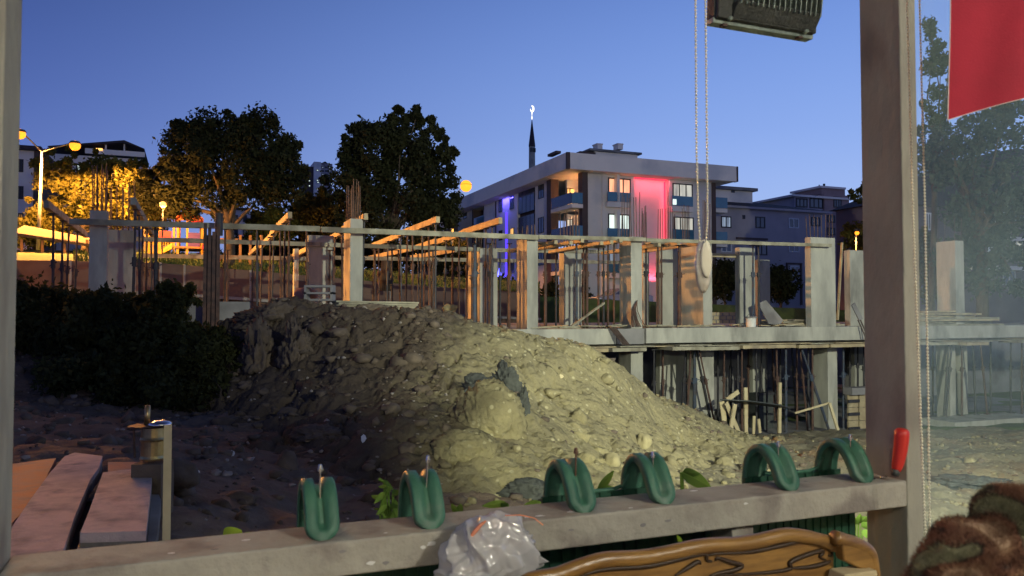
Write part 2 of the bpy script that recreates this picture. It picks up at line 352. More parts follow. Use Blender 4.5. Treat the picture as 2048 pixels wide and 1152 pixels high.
M['clod_dark'] = mat('dark_clod', (.15,.115,.088), (.075,.058,.045), 3.5, .95, .5, bscale=18)
M['asphalt'] = mat('broken_asphalt', (.07,.075,.07), (.04,.042,.042), 9, .9, .5, bscale=30)
M['stone'] = mat('pale_stone', (.34,.30,.27), (.24,.21,.19), 6, .9, .4)
def rough_ground(x, y):
    z = ground_z(x, y)
    off = x*N2[0]+y*N2[1]; r = np.where(off > 18.6, .12, 1)
    return z + r*(.14*vnoise(x*1.1,y*1.1,3)+.10*vnoise(x*2.7,y*2.7,5)+.05*clods(x*3.1,y*3.1,9)+.035*clods(x*8,y*8,4)+.03*vnoise(x*11,y*11,6))
grid_mesh('ground', -13, 19, 2.6, 24.6, .07, rough_ground, M['soil'], kind='structure')
def far_ground(x, y):
    inside = (x > -12.9) & (x < 18.9) & (y > 2.7) & (y < 24.5)
    return np.where(inside, ground_z(x,y)-.6, ground_z(x,y)+.06*vnoise(x*.8,y*.8,2))
grid_mesh('terrain', -60, 75, -20, 110, .75, far_ground, M['grass'], kind='structure')
bm_ = MB(); z_ = EZ-.35
bm_.hexa([(x,y,z) for z in (z_-1,z_) for x,y in ((-900,95),(900,95),(900,1500),(-900,1500))]); bm_.build('far_land', M['grass'], kind='structure')

# ================================================================== spoil mound
mp = dl((470,652,13.2),(505,625,13.4),(560,606,13.6),(640,610,13.6),(700,620,13.6),(830,616,13.3),(900,622,13.2),(960,648,13.1),(1060,674,13.3),(1180,703,13.7),(1250,738,14.2),(1350,815,15.2),(1440,862,16.6),(1500,887,18.2),
  (600,700,12.2),(760,700,12),(900,700,11.9),(1050,740,12.2),(1200,780,12.9),(1330,860,14),
  (620,800,10.8),(760,800,10.5),(900,800,10.2),(1000,820,10),(1150,850,10.8),(1300,905,11.6),(1420,930,12.4),
  (560,830,10.6),(480,800,11.6),(450,720,12.8))
foot = dl((430,860,10.6),(560,905,9.2),(760,930,8.5),(900,950,8.2),(1050,965,8.2),(1200,975,8.8),(1400,985,10.2),(1520,940,13.2),(1560,900,17))
mp += [Vector((p.x,p.y,p.z+.02)) for p in foot]
for px,Y in ((560,15.2),(760,15.4),(960,15.3),(1180,16.3),(1350,18)): mp.append(W(px,790,Y)); 
for px,Y in ((450,17),(700,17.4),(950,17.6),(1150,18.4)): mp.append(Vector((ratios(px,640)[0]*Y, Y, EZ-2.9)))
mp += [W(380,700,14), Vector((-8.2,10,EZ-2.2)), Vector((-2,6,EZ-2.9)), Vector((3,6.4,EZ-3.6)), Vector((6,12,EZ-4)), Vector((8.5,17,EZ-4.6)), Vector((-9,16,EZ-2))]
fm = rbf(mp)
def mound_z(x, y):
    z = fm(x, y)
    az = x/np.maximum(y,1)
    left = np.clip((-.16-az)/.06, 0, 1)
    z = z + .16*vnoise(x*1.3,y*1.3,31) + .12*vnoise(x*3.1,y*3.1,32) + .10*clods(x*2.1,y*2.1,33)*(.1+1.2*left) + .035*clods(x*5.2,y*5.2,34)*(.3+1.2*(vnoise(x*.9,y*.9,44)+.5)) + .03*clods(x*11,y*11,35)*(vnoise(x*1.5,y*1.5,45)+.5)*1.6 + .05*vnoise(x*6,y*6,37) + .045*vnoise(x*14,y*14,36) + .02*vnoise(x*27,y*27,38) - .05 - .13*np.clip(1-np.abs(vnoise(x*1.7+.6*vnoise(x*5,y*5,61),y*1.7,62))/.035,0,1)*(vnoise(x*.7,y*.7,63) > .0) - .07*np.clip(1-np.abs(vnoise(x*4.1,y*4.1,64))/.05,0,1)
    g = ground_z(x, y)
    edge = np.clip(np.minimum.reduce([(x+8.2)/.8, (8.8-x)/.8, (y-6.0)/.6, (18.2-y)/.8]), 0, 1)
    return np.maximum(z, g-.6)*edge + (g-.6)*(1-edge)
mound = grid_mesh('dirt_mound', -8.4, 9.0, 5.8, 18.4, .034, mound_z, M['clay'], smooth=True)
tag(mound, 'big heap of excavated clay soil with clods in front of the unfinished building', 'dirt mound')
def surf(x, y): return float(max(mound_z(np.array([x]),np.array([y]))[0], rough_ground(np.array([x]),np.array([y]))[0]))
def surfv(x, y): return np.maximum(mound_z(x,y), rough_ground(x,y))

# stones --------------------------------------------------------------
def ico(n=1):
    import bmesh
    b = bmesh.new(); bmesh.ops.create_icosphere(b, subdivisions=n, radius=1); V = np.array([v.co[:] for v in b.verts]); Fq = np.array([[v.index for v in f.verts] for f in b.faces]); b.free(); return V, Fq
ICO1, ICO2, ICO3, ICO4 = ico(1), ico(2), ico(3), ico(5)
def scatter_stones(name, n, px_rng, smin, smax, m, base=ICO1, seed=1, **props):
    r = np.random.default_rng(seed); V0, F0 = base; VV = []; FF = []; k = 0
    while k < n:
        x = r.uniform(-8,13); y = r.uniform(5.2,21); a = x/y
        if not (px_rng[0] < a*F+1024 < px_rng[1]): continue
        z = surf(x, y)
        s = smin*(smax/smin)**(r.random()**2.2)
        v = V0*(1+(.28 if len(V0)<20 else .16)*r.standard_normal((len(V0),1)))*(1-.22*np.abs(np.sin(V0@r.uniform(-2.5,2.5,(3,1)))) if len(V0)>20 else 1)*np.array([1,r.uniform(.6,1),r.uniform(.45,.8)])*s
        th = r.uniform(0,6.3); c_, s_ = math.cos(th), math.sin(th); v = v@np.array([[c_,s_,0],[-s_,c_,0],[0,0,1]])
        VV.append(v+np.array([x,y,z+(.15 if len(V0)<20 else -.02)*s])); FF.append(F0+k*len(V0)); k += 1
    return npmesh(name, np.concatenate(VV), np.concatenate(FF), m, kind='stuff', **props)
a_=scatter_stones('clay_rubble', 3000, (800,2080), .009, .075, M['clay'], seed=3); a_['label']='pale yellowish clods and pebbles strewn over the floodlit mound'
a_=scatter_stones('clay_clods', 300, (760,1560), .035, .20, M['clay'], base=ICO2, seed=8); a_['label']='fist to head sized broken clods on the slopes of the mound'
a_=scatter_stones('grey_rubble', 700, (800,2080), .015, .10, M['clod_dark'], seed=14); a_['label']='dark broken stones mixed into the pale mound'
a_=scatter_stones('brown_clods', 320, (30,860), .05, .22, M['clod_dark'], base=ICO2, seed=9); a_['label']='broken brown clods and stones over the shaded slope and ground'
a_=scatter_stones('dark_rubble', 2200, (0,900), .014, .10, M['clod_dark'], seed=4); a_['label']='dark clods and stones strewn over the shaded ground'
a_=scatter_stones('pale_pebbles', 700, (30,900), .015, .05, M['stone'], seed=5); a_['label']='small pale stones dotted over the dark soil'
def rock(name, px, py, sz, m, label, cat='rock', Y=None, sq=(1,1,1), seed=0, rz=0, sink=.25, group=None, base=None, rough=.24):
    base = base or (ICO4 if sz > .2 else ICO3)
    if Y is None:                              # march the sight line to the surface
        Y = 5.0
        while Y < 24:
            p = W(px, py, Y)
            if p.z < surf(p.x, p.y): break
            Y += .08
    p = W(px, py, Y); r = random.Random(seed*17+5); o = Vector((r.random()*9, r.random()*9, r.random()*9)); V = []
    for v in base[0]:
        v = Vector(v); k = 1 + rough*1.3*noise.noise(v*1.1+o) - rough*1.5*abs(noise.noise(v*2.3+o)) - rough*.7*abs(noise.noise(v*5+o)) + rough*.5*noise.noise(v*11+o) + rough*.3*noise.noise(v*23+o)
        V.append(Vector((v.x*k*sq[0], v.y*k*sq[1], v.z*k*sq[2]))*sz)
    ob = npmesh(name, np.array([v[:] for v in V]), base[1], m, smooth=False); ob.location = (p.x, p.y+sz*sink*.3, p.z); ob.rotation_euler = (0,0,rz)
    return tag(ob, label, cat, group)
rock('clay_lump', 985, 850, .50, M['clay'], 'largest pale cracked clay lump bulging from the face of the mound', seed=1, sq=(.95,.5,1.1), rough=.17, sink=-.5)
rock('clay_lump', 1015, 815, .30, M['clay'], 'rounded pale clay lump right on top of the largest cracked one', seed=2, sq=(1,.8,.7), rough=.16)
rock('clay_lump', 930, 905, .34, M['clay'], 'dull olive clay lump at the foot of the largest cracked one', seed=3, sq=(1.2,.7,.8), rough=.17)
rock('asphalt_chunk', 955, 778, .26, M['asphalt'], 'dark broken asphalt slab with pale spots above the cracked clay lump', 'asphalt chunk', seed=4, sq=(1.1,.7,.75), rough=.3)
rock('asphalt_chunk', 1010, 775, .30, M['asphalt'], 'dark crumbly asphalt chunk split by a deep crack high on the mound', 'asphalt chunk', seed=5, sq=(.7,.6,1.1), rough=.34)
rock('asphalt_chunk', 1045, 830, .24, M['asphalt'], 'thin dark asphalt sliver standing beside the big clay lump', 'asphalt chunk', seed=6, sq=(.45,.6,1.4), rough=.3)
rock('asphalt_chunk', 1060, 985, .26, M['asphalt'], 'flat grey asphalt slab lying at the mound foot behind the rail', 'asphalt chunk', seed=7, sq=(1.3,.8,.5), rough=.25)
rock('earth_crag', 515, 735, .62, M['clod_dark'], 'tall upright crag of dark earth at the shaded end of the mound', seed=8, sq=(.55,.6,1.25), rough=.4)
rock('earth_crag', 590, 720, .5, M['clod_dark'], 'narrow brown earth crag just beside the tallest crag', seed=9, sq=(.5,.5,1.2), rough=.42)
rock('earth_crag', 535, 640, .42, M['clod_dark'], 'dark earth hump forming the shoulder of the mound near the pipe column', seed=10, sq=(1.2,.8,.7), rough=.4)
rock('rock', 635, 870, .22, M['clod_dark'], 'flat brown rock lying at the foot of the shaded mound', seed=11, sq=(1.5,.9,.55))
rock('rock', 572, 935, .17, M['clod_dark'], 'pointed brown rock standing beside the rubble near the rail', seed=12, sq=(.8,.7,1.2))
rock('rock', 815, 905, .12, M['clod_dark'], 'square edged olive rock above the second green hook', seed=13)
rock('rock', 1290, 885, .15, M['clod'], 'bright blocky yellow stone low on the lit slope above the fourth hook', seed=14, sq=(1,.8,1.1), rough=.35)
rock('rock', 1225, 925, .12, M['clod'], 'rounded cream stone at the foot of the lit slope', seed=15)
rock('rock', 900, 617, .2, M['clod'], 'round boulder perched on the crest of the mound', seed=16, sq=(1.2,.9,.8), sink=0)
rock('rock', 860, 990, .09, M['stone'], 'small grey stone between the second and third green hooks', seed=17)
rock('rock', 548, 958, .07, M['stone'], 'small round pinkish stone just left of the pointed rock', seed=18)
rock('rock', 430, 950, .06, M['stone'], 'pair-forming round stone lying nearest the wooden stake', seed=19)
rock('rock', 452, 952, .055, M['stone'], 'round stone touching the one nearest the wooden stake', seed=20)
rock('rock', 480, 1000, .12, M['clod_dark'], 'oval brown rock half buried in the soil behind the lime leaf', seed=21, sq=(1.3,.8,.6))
rock('rock', 1680, 885, .16, M['clod'], 'pale boulder showing just above the last green hook', seed=22, sq=(1.3,.9,.6))
rock('rock', 1940, 925, .13, M['clod'], 'blocky pale stone beyond the post near the concrete footing', seed=23)
rock('asphalt_chunk', 1950, 972, .62, M['asphalt'], 'long dark hole-like slab of tar in the pale rubble beyond the post', 'asphalt chunk', seed=24, sq=(1.2,.6,.22), rough=.4)
def scrap(px, py, w, h, label, m='white', tilt=.3):
    Y = 5.0
    while Y < 24:
        p = W(px, py, Y)
        if p.z < surf(p.x, p.y)+.01: break
        Y += .05
    b = MB(); r = random.Random(px); pts = []
    for i in range(7):
        th = i/7*6.283; k = .6+.5*r.random(); pts.append(p + Vector((math.cos(th)*w*k, -.03+math.sin(th)*.02, math.sin(th)*h*k+.02)))
    b.prism(pts, (0,.012,0)); tag(b.build('litter_scrap', M[m]), label, 'litter')
scrap(309, 768, .07, .035, 'white paper scrap lying in the shadow of the dark shrubs')
scrap(728, 880, .03, .05, 'crumpled white scrap at the foot of the shaded mound')
scrap(465, 910, .045, .03, 'thin pale plastic strip on the dark soil right of the stake')
scrap(395, 948, .04, .025, 'pale blue scrap on dark soil closest to the stake')
scrap(1122, 755, .05, .03, 'orange scrap near the crest of the lit slope', 'timber_pale')
scrap(985, 612+165, .05, .04, 'white lump stuck on the dark asphalt of the mound')

# ================================================================== unfinished building
FX = Face((ratios(1262,560)[0]*22.3, 22.3), D2, -N2)      # facade line; o counts towards the camera, so depth into the building is -o
ZS = EZ - .41; ZS0 = EZ - .86; ZG = EZ - 3.75
bld = thing('unfinished_building', 'unfinished concrete building with bare columns, floor slab and starter bars', 'building', FX.pt(0,0,ZG))
def spx(px, off=0, py=560): return FX.s_of(px, py, -off)
def zpx(px, py, off=0): return FX.z_of(px, py, -off)
sL, sR = spx(330), spx(2150, 0, 660)
sm = MB().fbox(FX, sL, spx(1232), 0, -13.2, ZS0+.02, ZS); sm.build('slab', M['concrete'], bld)
MB().fbox(FX, spx(1236), spx(1290), -.05, -13.1, ZS0+.01, ZS-.005).build('slab', M['concrete_old'], bld)
MB().fbox(FX, spx(1290.5), sR, .04, -13.2, ZS0+.03, ZS+.01).build('slab', M['concrete'], bld)
def col(pL, pM, pR, off, ytop, zb=None, bars=0, yb=None, blen=1.0, m='concrete', yref=560, parent=bld, name='column'):
    """pM: edge between the side face and the front face; sides solved in plan."""
    zb = ZS if zb is None else zb
    s0 = spx(pM, off, yref); s1 = spx(pR, off, yref)
    if pL < pM:                                # depth of the side that faces down the street
        a, b = ratios(pL, yref); P = FX.pt(s0, -off, 0); dpt = (P.x-a*P.y)/(a*N2[1]-N2[0]); dpt = min(max(dpt,.25),1.6)
    else: dpt = .35
    zt = zpx(pM, ytop, off); b = MB()
    b.fbox(FX, s0, s1, -off-dpt, -off, zb, zt); o = b.build(name, M[m], parent)
    w = s1-s0
    if bars:
        k = 0
        for i in range(bars):
            for j in (0,1):
                if k >= bars: break
                u = s0+.05+(w-.1)*((i//1)/(max(1,(bars+1)//2-1))) if (bars+1)//2 > 1 else s0+w/2
                if i >= (bars+1)//2: break
                dd = off+.05 if j == 0 else off+dpt-.05
                h = blen*random.uniform(.82,1.05); p = FX.pt(u, -dd, zt-.02); q = p + Vector((random.uniform(-.03,.03), random.uniform(-.03,.03), h))
                rb = MB().cyl(p, q, .013, .012, 5).build('rebar', M['rebar'], o); k += 1
    return o, s0, s1, dpt, zt
# columns standing on the slab, from the near end to the far end: (pL, pM, pR, depth, top, bars, bar length)
col(177,177,213,.1,420,bars=8,blen=1.15); col(215,215,270,2.6,459,bars=10,blen=1.2)
col(616,616,667,3.8,470,bars=0); col(687,700,725,.2,437,bars=12,blen=1.0)
col(588,588,597,9,497); col(935,955,955.5,4.0,500); col(957,960,995,3.6,497,bars=4,blen=.5)
col(1033,1054,1076,.1,471,bars=6,blen=.35); col(1118,1128,1163,3.7,498,bars=12,blen=1.3)
col(1239,1262,1284,.1,473,bars=8,blen=1.3); col(1284,1287,1298,4.2,492,bars=6,blen=1.4)
col(1315,1320,1356,3.2,488,bars=8,blen=1.25); col(1362,1406,1424,1.3,481,bars=10,blen=1.25)
col(1472,1480,1510,1.6,495); col(1512,1516,1540,4.8,519)
col(1618,1622,1671,.1,474,bars=8,blen=.8); col(1690,1700,1738,1.0,500,bars=0)
col(1873,1911,1928,.3,481,bars=4,blen=.9,yref=540)
col(1760,1770,1800,2,495)
# formwork box of planks around the dark column by the shrubs
fc = thing('formwork_column', 'tall dark column still boxed in reddish boards beside the shrubs', 'formwork', FX.pt(spx(420,-.6),.6,ZG))
s0, s1 = spx(405,-.6), spx(440,-.6); nb = 4
for i in range(nb):
    a = s0+(s1-s0)*i/nb; MB().fbox(FX, a+.01, a+(s1-s0)/nb-.01, .6, .56+.01*(i%2), EZ-1.2, zpx(420,447+8*(i%3),-.6)).build('plank', M['rust'], fc)
for i in range(2): MB().fbox(FX, s1-.03+.001*i, s1, .55-.24*i, .33-.24*i, EZ-1.2, zpx(430,500,-.6)).build('plank', M['rust'], fc)
MB().fbox(FX, s0+.05, s1-.05, .54, .05, EZ-1.2, zpx(430,470,-.6)).build('core', M['prop_dark'], fc)
MB().cyl(FX.pt((s0+s1)/2+.15,.5,zpx(430,470,-.6)), FX.pt((s0+s1)/2+.15,.5,zpx(430,425,-.6)), .09, .09, 8).build('pipe', M['prop_dark'], fc)
# lower storey
def lcol(pL, pM, pR, off, m='concrete', yb=800): return col(pL,pM,pR,off,700,zb=ZG,m=m,yref=yb,parent=bld)
def lowcol(pL, pM, pR, off, m='concrete'):
    s0 = spx(pM, off, 780); s1 = spx(pR, off, 780); a, b = ratios(pL, 780); P = FX.pt(s0, -off, 0)
    dpt = min(max((P.x-a*P.y)/(a*N2[1]-N2[0]),.25),1.6) if pL < pM else .35
    MB().fbox(FX, s0, s1, -off-dpt, -off, ZG-.3, ZS0+.02).build('column', M[m], bld)
lowcol(1238,1262,1286,.8); lowcol(1316,1320,1372,2.4); lowcol(1374,1393,1428,1.0); lowcol(1626,1656,1675,.6); lowcol(1873,1900,1912,.6); lowcol(1914,1922,1936,1.6)
lowcol(1500,1506,1532,4.2); lowcol(1700,1710,1730,4)
MB().fbox(FX, spx(1428,6,780), spx(1500,6,780), -6, -6.3, ZG, ZS0+.02).build('inner_wall', M['concrete_old'], bld)
MB().fbox(FX, spx(1700,7,780), spx(2100,7,780), -7, -7.3, ZG, ZS0+.02).build('inner_wall', M['concrete_old'], bld)
MB().fbox(FX, spx(330), sR+4, -13.2, -13.6, ZG, ZS0+.02).build('basement_wall', M['concrete_old'], bld)
MB().fbox(FX, sL-.3, sL+.02, -.1, -13.2, ZG, ZS0+.02).build('basement_wall', M['concrete_old'], bld)
MB().fbox(FX, spx(1060), sR+3, 0, -13.2, ZG-.3, ZG+.015).build('basement_floor', M['concrete_old'], bld)
MB().fbox(FX, spx(1862,0,870), spx(2033,0,870), .9, -.4, ZG-.2, ZG+.22).build('footing', M['concrete'], bld)
# low bluish wall between shrubs and mound
lw = MB(); Fl = FX
lw.fbox(FX, spx(250,-.2,610), spx(500,-.2,610), .15, -.1, ZG, zpx(400,603,-.1)); lw.build('low_wall', M['concrete_old'], bld)

# plank fringe of the slab formwork
fd = thing('formwork_deck', 'fringe of rough formwork boards sticking out under the concrete slab edge', 'formwork', FX.pt(0,.3,ZS0-.1))
r = random.Random(5); s = spx(1010)
while s < sR:
    ln = r.uniform(.7,2.6); dz = r.uniform(0,.07); o = r.uniform(.05,.38)
    MB().fbox(FX, s, s+ln, o, -.5, ZS0-.035-dz, ZS0-.005-dz).build('plank', M['timber' if r.random()<.6 else 'timber_grey'], fd)
    if r.random() < .75:
        MB().fbox(FX, s-.3, s+ln*.7, o+.1, -.3, ZS0-.15-dz, ZS0-.05-dz+.0).build('plank', M['timber' if r.random()<.5 else 'timber_grey'], fd)
    s += ln*.92
MB().fbox(FX, spx(1060), sR, -.4, -13, ZS0-.06, ZS0+.018).build('deck_sheet', M['timber_grey'], fd)
# rubble and offcuts along the slab edge
r = random.Random(9)
offc = thing('offcut_litter', 'offcuts of board and dried mortar littering the slab edge', 'debris', FX.pt(0,0,ZS))
for i in range(46):
    s = spx(1080)+(spx(1720)-spx(1080))*r.random(); a = r.uniform(-.25,.25); ln = r.uniform(.2,.9); p = FX.pt(s, -r.uniform(.08,1.2), ZS+.03+r.random()*.05); t = D3*math.cos(a)+N3*math.sin(a)
    MB().beam(p-t*ln/2, p+t*ln/2+Vector((0,0,r.uniform(-.02,.05))), r.uniform(.08,.2), .03).build('offcut', M['timber_grey' if i%2 else 'timber'], offc)

# ---------------------------------------------------------------- timber ledgers and joists
def timber(p, q, label, w=.08, h=.12, m='timber', group='timbers of the formwork'):
    return tag(MB().beam(p, q, w, h).build('timber_beam', M[m]), label, 'timber beam', group)
def fp(px, py, off): return FX.pt(spx(px,off,py), -off, zpx(px,py,off))
timber(fp(139,443,-.1), fp(640,458,-.1), 'long grey ledger beam over the shrub side props, top run', h=.13, m='timber_grey')
timber(fp(642,459,-.08), fp(1076,475,-.08), 'long ledger beam running past the tall bar cage to the orange-lit column', h=.13, m='timber_grey')
timber(fp(1077,474,-.1), fp(1291,479,-.1), 'ledger beam spanning the two orange-edged front columns', h=.11, m='timber_grey')
timber(fp(1292,480,-.1), fp(1662,491,-.1), 'thin pale ledger beam reaching the stout column near the plank heap', h=.1, m='timber_grey')
timber(fp(271,478,3.7), fp(640,489,3.7), 'second-row ledger beam in front of the play hut', h=.12, m='timber_grey')
timber(fp(642,489,3.7), fp(960,499,3.7), 'second-row ledger beam between wide column and lamp pole', h=.12, m='timber_grey')
timber(fp(962,500,3.7), fp(1240,504,3.7), 'second-row ledger beam behind the orange-edged columns', h=.12, m='timber_grey')
timber(fp(1423,510,1.8), fp(1474,512,1.8), 'short ledger bridging the widest pier and the next column', h=.12, m='timber')
timber(fp(283,511,9.4), fp(640,518,9.4), 'third-row ledger beam low over the lit grass', h=.14, m='timber_grey')
timber(fp(642,515,9.4), fp(1240,525,9.4), 'third-row ledger beam farthest back behind the props', h=.14, m='timber_grey')
JOISTS = {}
def joist(key, x0, y0, x1, y1, label, z=2.42, segs=1, m='timber'):
    h = z; a, b = ratios(x0, y0); Y0 = h/b if False else z/b; P = Vector((a*Y0, Y0, EZ+z)); a, b = ratios(x1, y1); Y1 = z/b; Q = Vector((a*Y1, Y1, EZ+z))
    JOISTS[key] = (P, Q)
    for i in range(segs):
        A = P.lerp(Q, i/segs - (.02 if i else 0)); B = P.lerp(Q, (i+1)/segs); sh = D3*(.07*(i%2)) + UP*(.0*(i%2))
        timber(A+sh, B+sh-UP*.02*(i%2), label if segs == 1 else label+' '+['near piece','middle piece','far piece','last piece'][i], w=.1, h=.16, m=m, group='raked joists of the roof formwork')
joist('a', 92,408,172,470, 'dark joist over the shrubs, closest to the shelter post', z=2.35, m='timber_grey')
joist('b', 266,402,307,472, 'dark joist dropping beside the walled column by the play hut', z=2.4, m='timber_grey')
joist('c', 580,430,499,510, 'joist between park tree and wide column', segs=3)
joist('d', 732,433,645,483, 'joist passing the tall bar cage', segs=2)
joist('e', 617,497,584,513, 'short orange-lit joist left of the wide column', z=2.3)
joist('f', 876,439,742,490, 'joist in front of the big dark tree', segs=2)
joist('g', 1001,441,822,498, 'longest joist pointing at the street lamp pole', segs=3)
joist('h', 912,500,822,515, 'low joist below the longest one', z=2.3)
joist('i', 820,498,738,516, 'low joist ending behind the shaded mound crest', z=2.3)
for i,(x,off,y) in enumerate(((1098,.3,487),(1128,.2,488),(1150,.25,484),(1188,.2,489),(1208,.3,487),(1226,.2,484),(1302,.4,492),(1340,.3,489),(1385,.3,489))):
    z = zpx(x,y,off); p = FX.pt(spx(x,off,y), -off+.45, z); timber(p, p+N3*3.4, ORD[i]+' stub joist counted from the orange-lit column, poking over the front ledger', w=.1, h=.1, group='stub joists over the front ledger')
for i,(xa,xb,y,off) in enumerate(((1170,1236,483,.35),(1178,1222,491,.5),(1310,1372,484,.3),(1085,1120,483,.3))):
    tag(MB().beam(fp(xa,y,off)+N3*.4, fp(xb,y+1,off)+N3*.5, .3, .05).build('form_board', M['timber_grey']), ['upper loose board over the props left of the red wall','lower loose board over the props left of the red wall','loose board over the pier below the red wall','loose board beside the orange-lit column top'][i], 'board')

# ---------------------------------------------------------------- steel props
def mk_mesh(mbx, name, m):
    me = bpy.data.meshes.new(name); me.from_pydata([tuple(v) for v in mbx.v], [], mbx.f); me.materials.append(m); me.update(); return me
PROPM = {}
for k in ('rust','prop_dark','prop_blue'):
    b = MB(); b.cyl((0,0,.012),(0,0,1.62),.032,.032,8); o_ = mk_mesh(b,'outer_tube',M[k])
    b = MB(); b.cyl((0,0,1.62),(0,0,2.55),.024,.024,8); i_ = mk_mesh(b,'inner_tube',M[k])
    b = MB(); b.cyl((0,0,1.56),(0,0,1.72),.05,.05,8); b.beam((-.09,0,1.6),(.09,0,1.68),.018,.018); c_ = mk_mesh(b,'collar',M[k])
    p_ = mk_mesh(MB().box((0,0,.006),(.15,.15,.012)),'base_plate',M[k]); h_ = mk_mesh(MB().box((0,0,2.556),(.16,.16,.012)),'head_plate',M[k])
    PROPM[k] = (o_,i_,c_,p_,h_)
def prop(foot, head, label, k='rust', group='steel props', thick=1.0):
    foot = Vector(foot); head = Vector(head); v = head-foot
    e = thing('steel_prop', label, 'steel prop', foot, group); e.scale = (thick,thick,v.length/2.562); e.rotation_mode = 'QUATERNION'; e.rotation_quaternion = UP.rotation_difference(v.normalized())
    for me in PROPM[k]: o = bpy.data.objects.new(me.name, me); C.objects.link(o); o.parent = e
KP = ['prop_dark','rust','prop_dark','rust','rust','prop_blue']
def props_under(key, pxs, what, zb=ZS, ks=None):
    P, Q = JOISTS[key]; v = Q-P
    for i, px in enumerate(pxs):
        a, b = ratios(px, 520); t = (P.x-a*P.y)/(a*v.y-v.x); t = min(max(t,.005),.99); h = P+v*t
        lean = random.uniform(-.07,.07)
        prop(Vector((h.x+lean, h.y+random.uniform(-.08,.08), zb)), h-UP*.085, ORD[i]+' prop from the near end under '+what, (ks or KP)[i%len(ks or KP)], 'props under the raked joists')
props_under('a', (105,124,137,154), 'the joist over the shrubs', EZ-.9, ['prop_dark'])
props_under('b', (270,277,285,293,301), 'the joist beside the walled column', EZ-.9, ['prop_dark','prop_dark','rust'])
props_under('c', (578,569,559,547,540,524,514,505), 'the joist left of the wide column', ks=['rust','prop_dark'])
props_under('d', (728,712,697,683,670,661,650), 'the joist passing the tall bar cage')
props_under('f', (871,857,845,825,815,801,776,757,749), 'the joist before the big dark tree')
props_under('g', (985,972,952,935,918,892,866,850,836), 'the longest joist')
def row(items, what, off, ytop, zb=ZS):
    for i, it in enumerate(items):
        px, k, dx, th = (it+(0,1))[:4] if len(it) == 2 else (it+(1,))[:4]
        h = fp(px, ytop, off); f = fp(px+dx, 640, off); f = Vector((f.x, f.y, zb)); prop(f, h, ORD[i]+' prop from the tree side '+what, k, 'props '+what, th)
R_, K_, B_ = 'rust','prop_dark','prop_blue'
row([(312,K_,0,1.6),(450,R_),(514,K_),(613,R_,3)], 'under the ledger near the play hut', .0, 458)
row([(455,R_),(660,R_),(750,R_),(784,K_),(797,R_,6),(866,K_),(905,R_),(944,K_),(1000,K_),(1016,R_),(1092,R_),(1112,K_)], 'along the second-row ledger', 3.7, 500)
row([(949,B_,0,1.8),(981,K_,0,1.7),(1019,R_),(1090,R_),(1153,B_,0,1.3),(1167,R_),(1174,R_,0,1.3),(1197,R_),(1207,K_),(1216,R_),(1228,R_),(1292,K_,0,1.3)], 'between the orange-edged columns', .9, 487)
row([(1316,R_,0,1.4),(1323,R_),(1359,R_,0,1.7),(1506,B_,0,1.3),(1517,K_,1,1.2)], 'beside the broad pier under the beaded cord', .5, 491)
# thin orange-lit leaning pole by the plank heap
tag(MB().beam(fp(1684,485,.6), fp(1675,640,.6), .07, .05).build('leaning_batten', M['timber']), 'thin orange-lit batten standing upright behind the plank heap', 'batten')
# lower storey props
def low(px0,y0,px1,y1,off,k,i,th=1.0,off1=None):
    off1 = off if off1 is None else off1
    a = fp(px0,y0,off); h = FX.pt(spx(px0,off,y0), -off, ZS0-.16); s1_ = spx(px1,off1,y1); f = FX.pt(s1_, -off1, ZG if y1 > 790 else zpx(px1,y1,off1))
    prop(f, h, ORD[i] + ' prop from the dirt mound holding up the slab edge', k, 'props under the slab edge', th)
LOW = [(1308,K_,0,1),(1326,R_,0,1),(1372,K_,-11,1),(1382,R_,-11,1.1),(1389,B_,0,1.7),(1392,K_,36,1.2),(1398,R_,38,1),(1449,R_,-3,1),(1476,K_,0,1.2),(1484,R_,0,1),(1513,K_,0,1),(1534,K_,0,1),(1553,R_,4,1.3),(1572,B_,0,1.4),(1594,R_,0,1.1),(1602,B_,57,1.4),(1600,R_,16,1),(1617,K_,0,1.3),(1625,R_,0,1.2),(1687,B_,0,1.4)]
for i,(px,k,dx,th) in enumerate(LOW): low(px,705,px+dx,860,.25+.35*((i*7)%3),k,i,th)
LOW2 = [(1345,K_,0,3),(1436,K_,0,3),(1462,K_,0,4),(1497,R_,0,4),(1523,K_,0,3),(1545,R_,5,3),(1561,K_,0,3.5),(1583,K_,10,3),(1640,R_,0,2.6),(1700,K_,0,3),(1716,K_,0,3.2),(1728,K_,0,2)]
for i,(px,k,dx,off) in enumerate(LOW2):
    prop(FX.pt(spx(px+dx,off,850),-off,ZG+.015), FX.pt(spx(px,off,705),-off,ZS0-.07), ORD[i]+' prop in the dark row deep under the slab', k, 'props deep under the slab', 1.2)
LOW3 = [(1880,K_,0,2.5),(1898,K_,-10,.3),(1904,K_,-12,.3),(1924,R_,0,.2),(1946,K_,6,.3),(1961,R_,14,.2),(1982,K_,0,2),(2022,K_,0,.1),(2044,R_,0,.6),(1866,R_,0,1.8)]
for i,(px,k,dx,off) in enumerate(LOW3):
    prop(FX.pt(spx(px+dx,off,850),-off,ZG+.23 if off < .35 else ZG+.015), FX.pt(spx(px,off,700),-off,ZS0-.16), ORD[i]+' prop counted among those behind the cloudy pane', k, 'props behind the cloudy pane', 1.2)
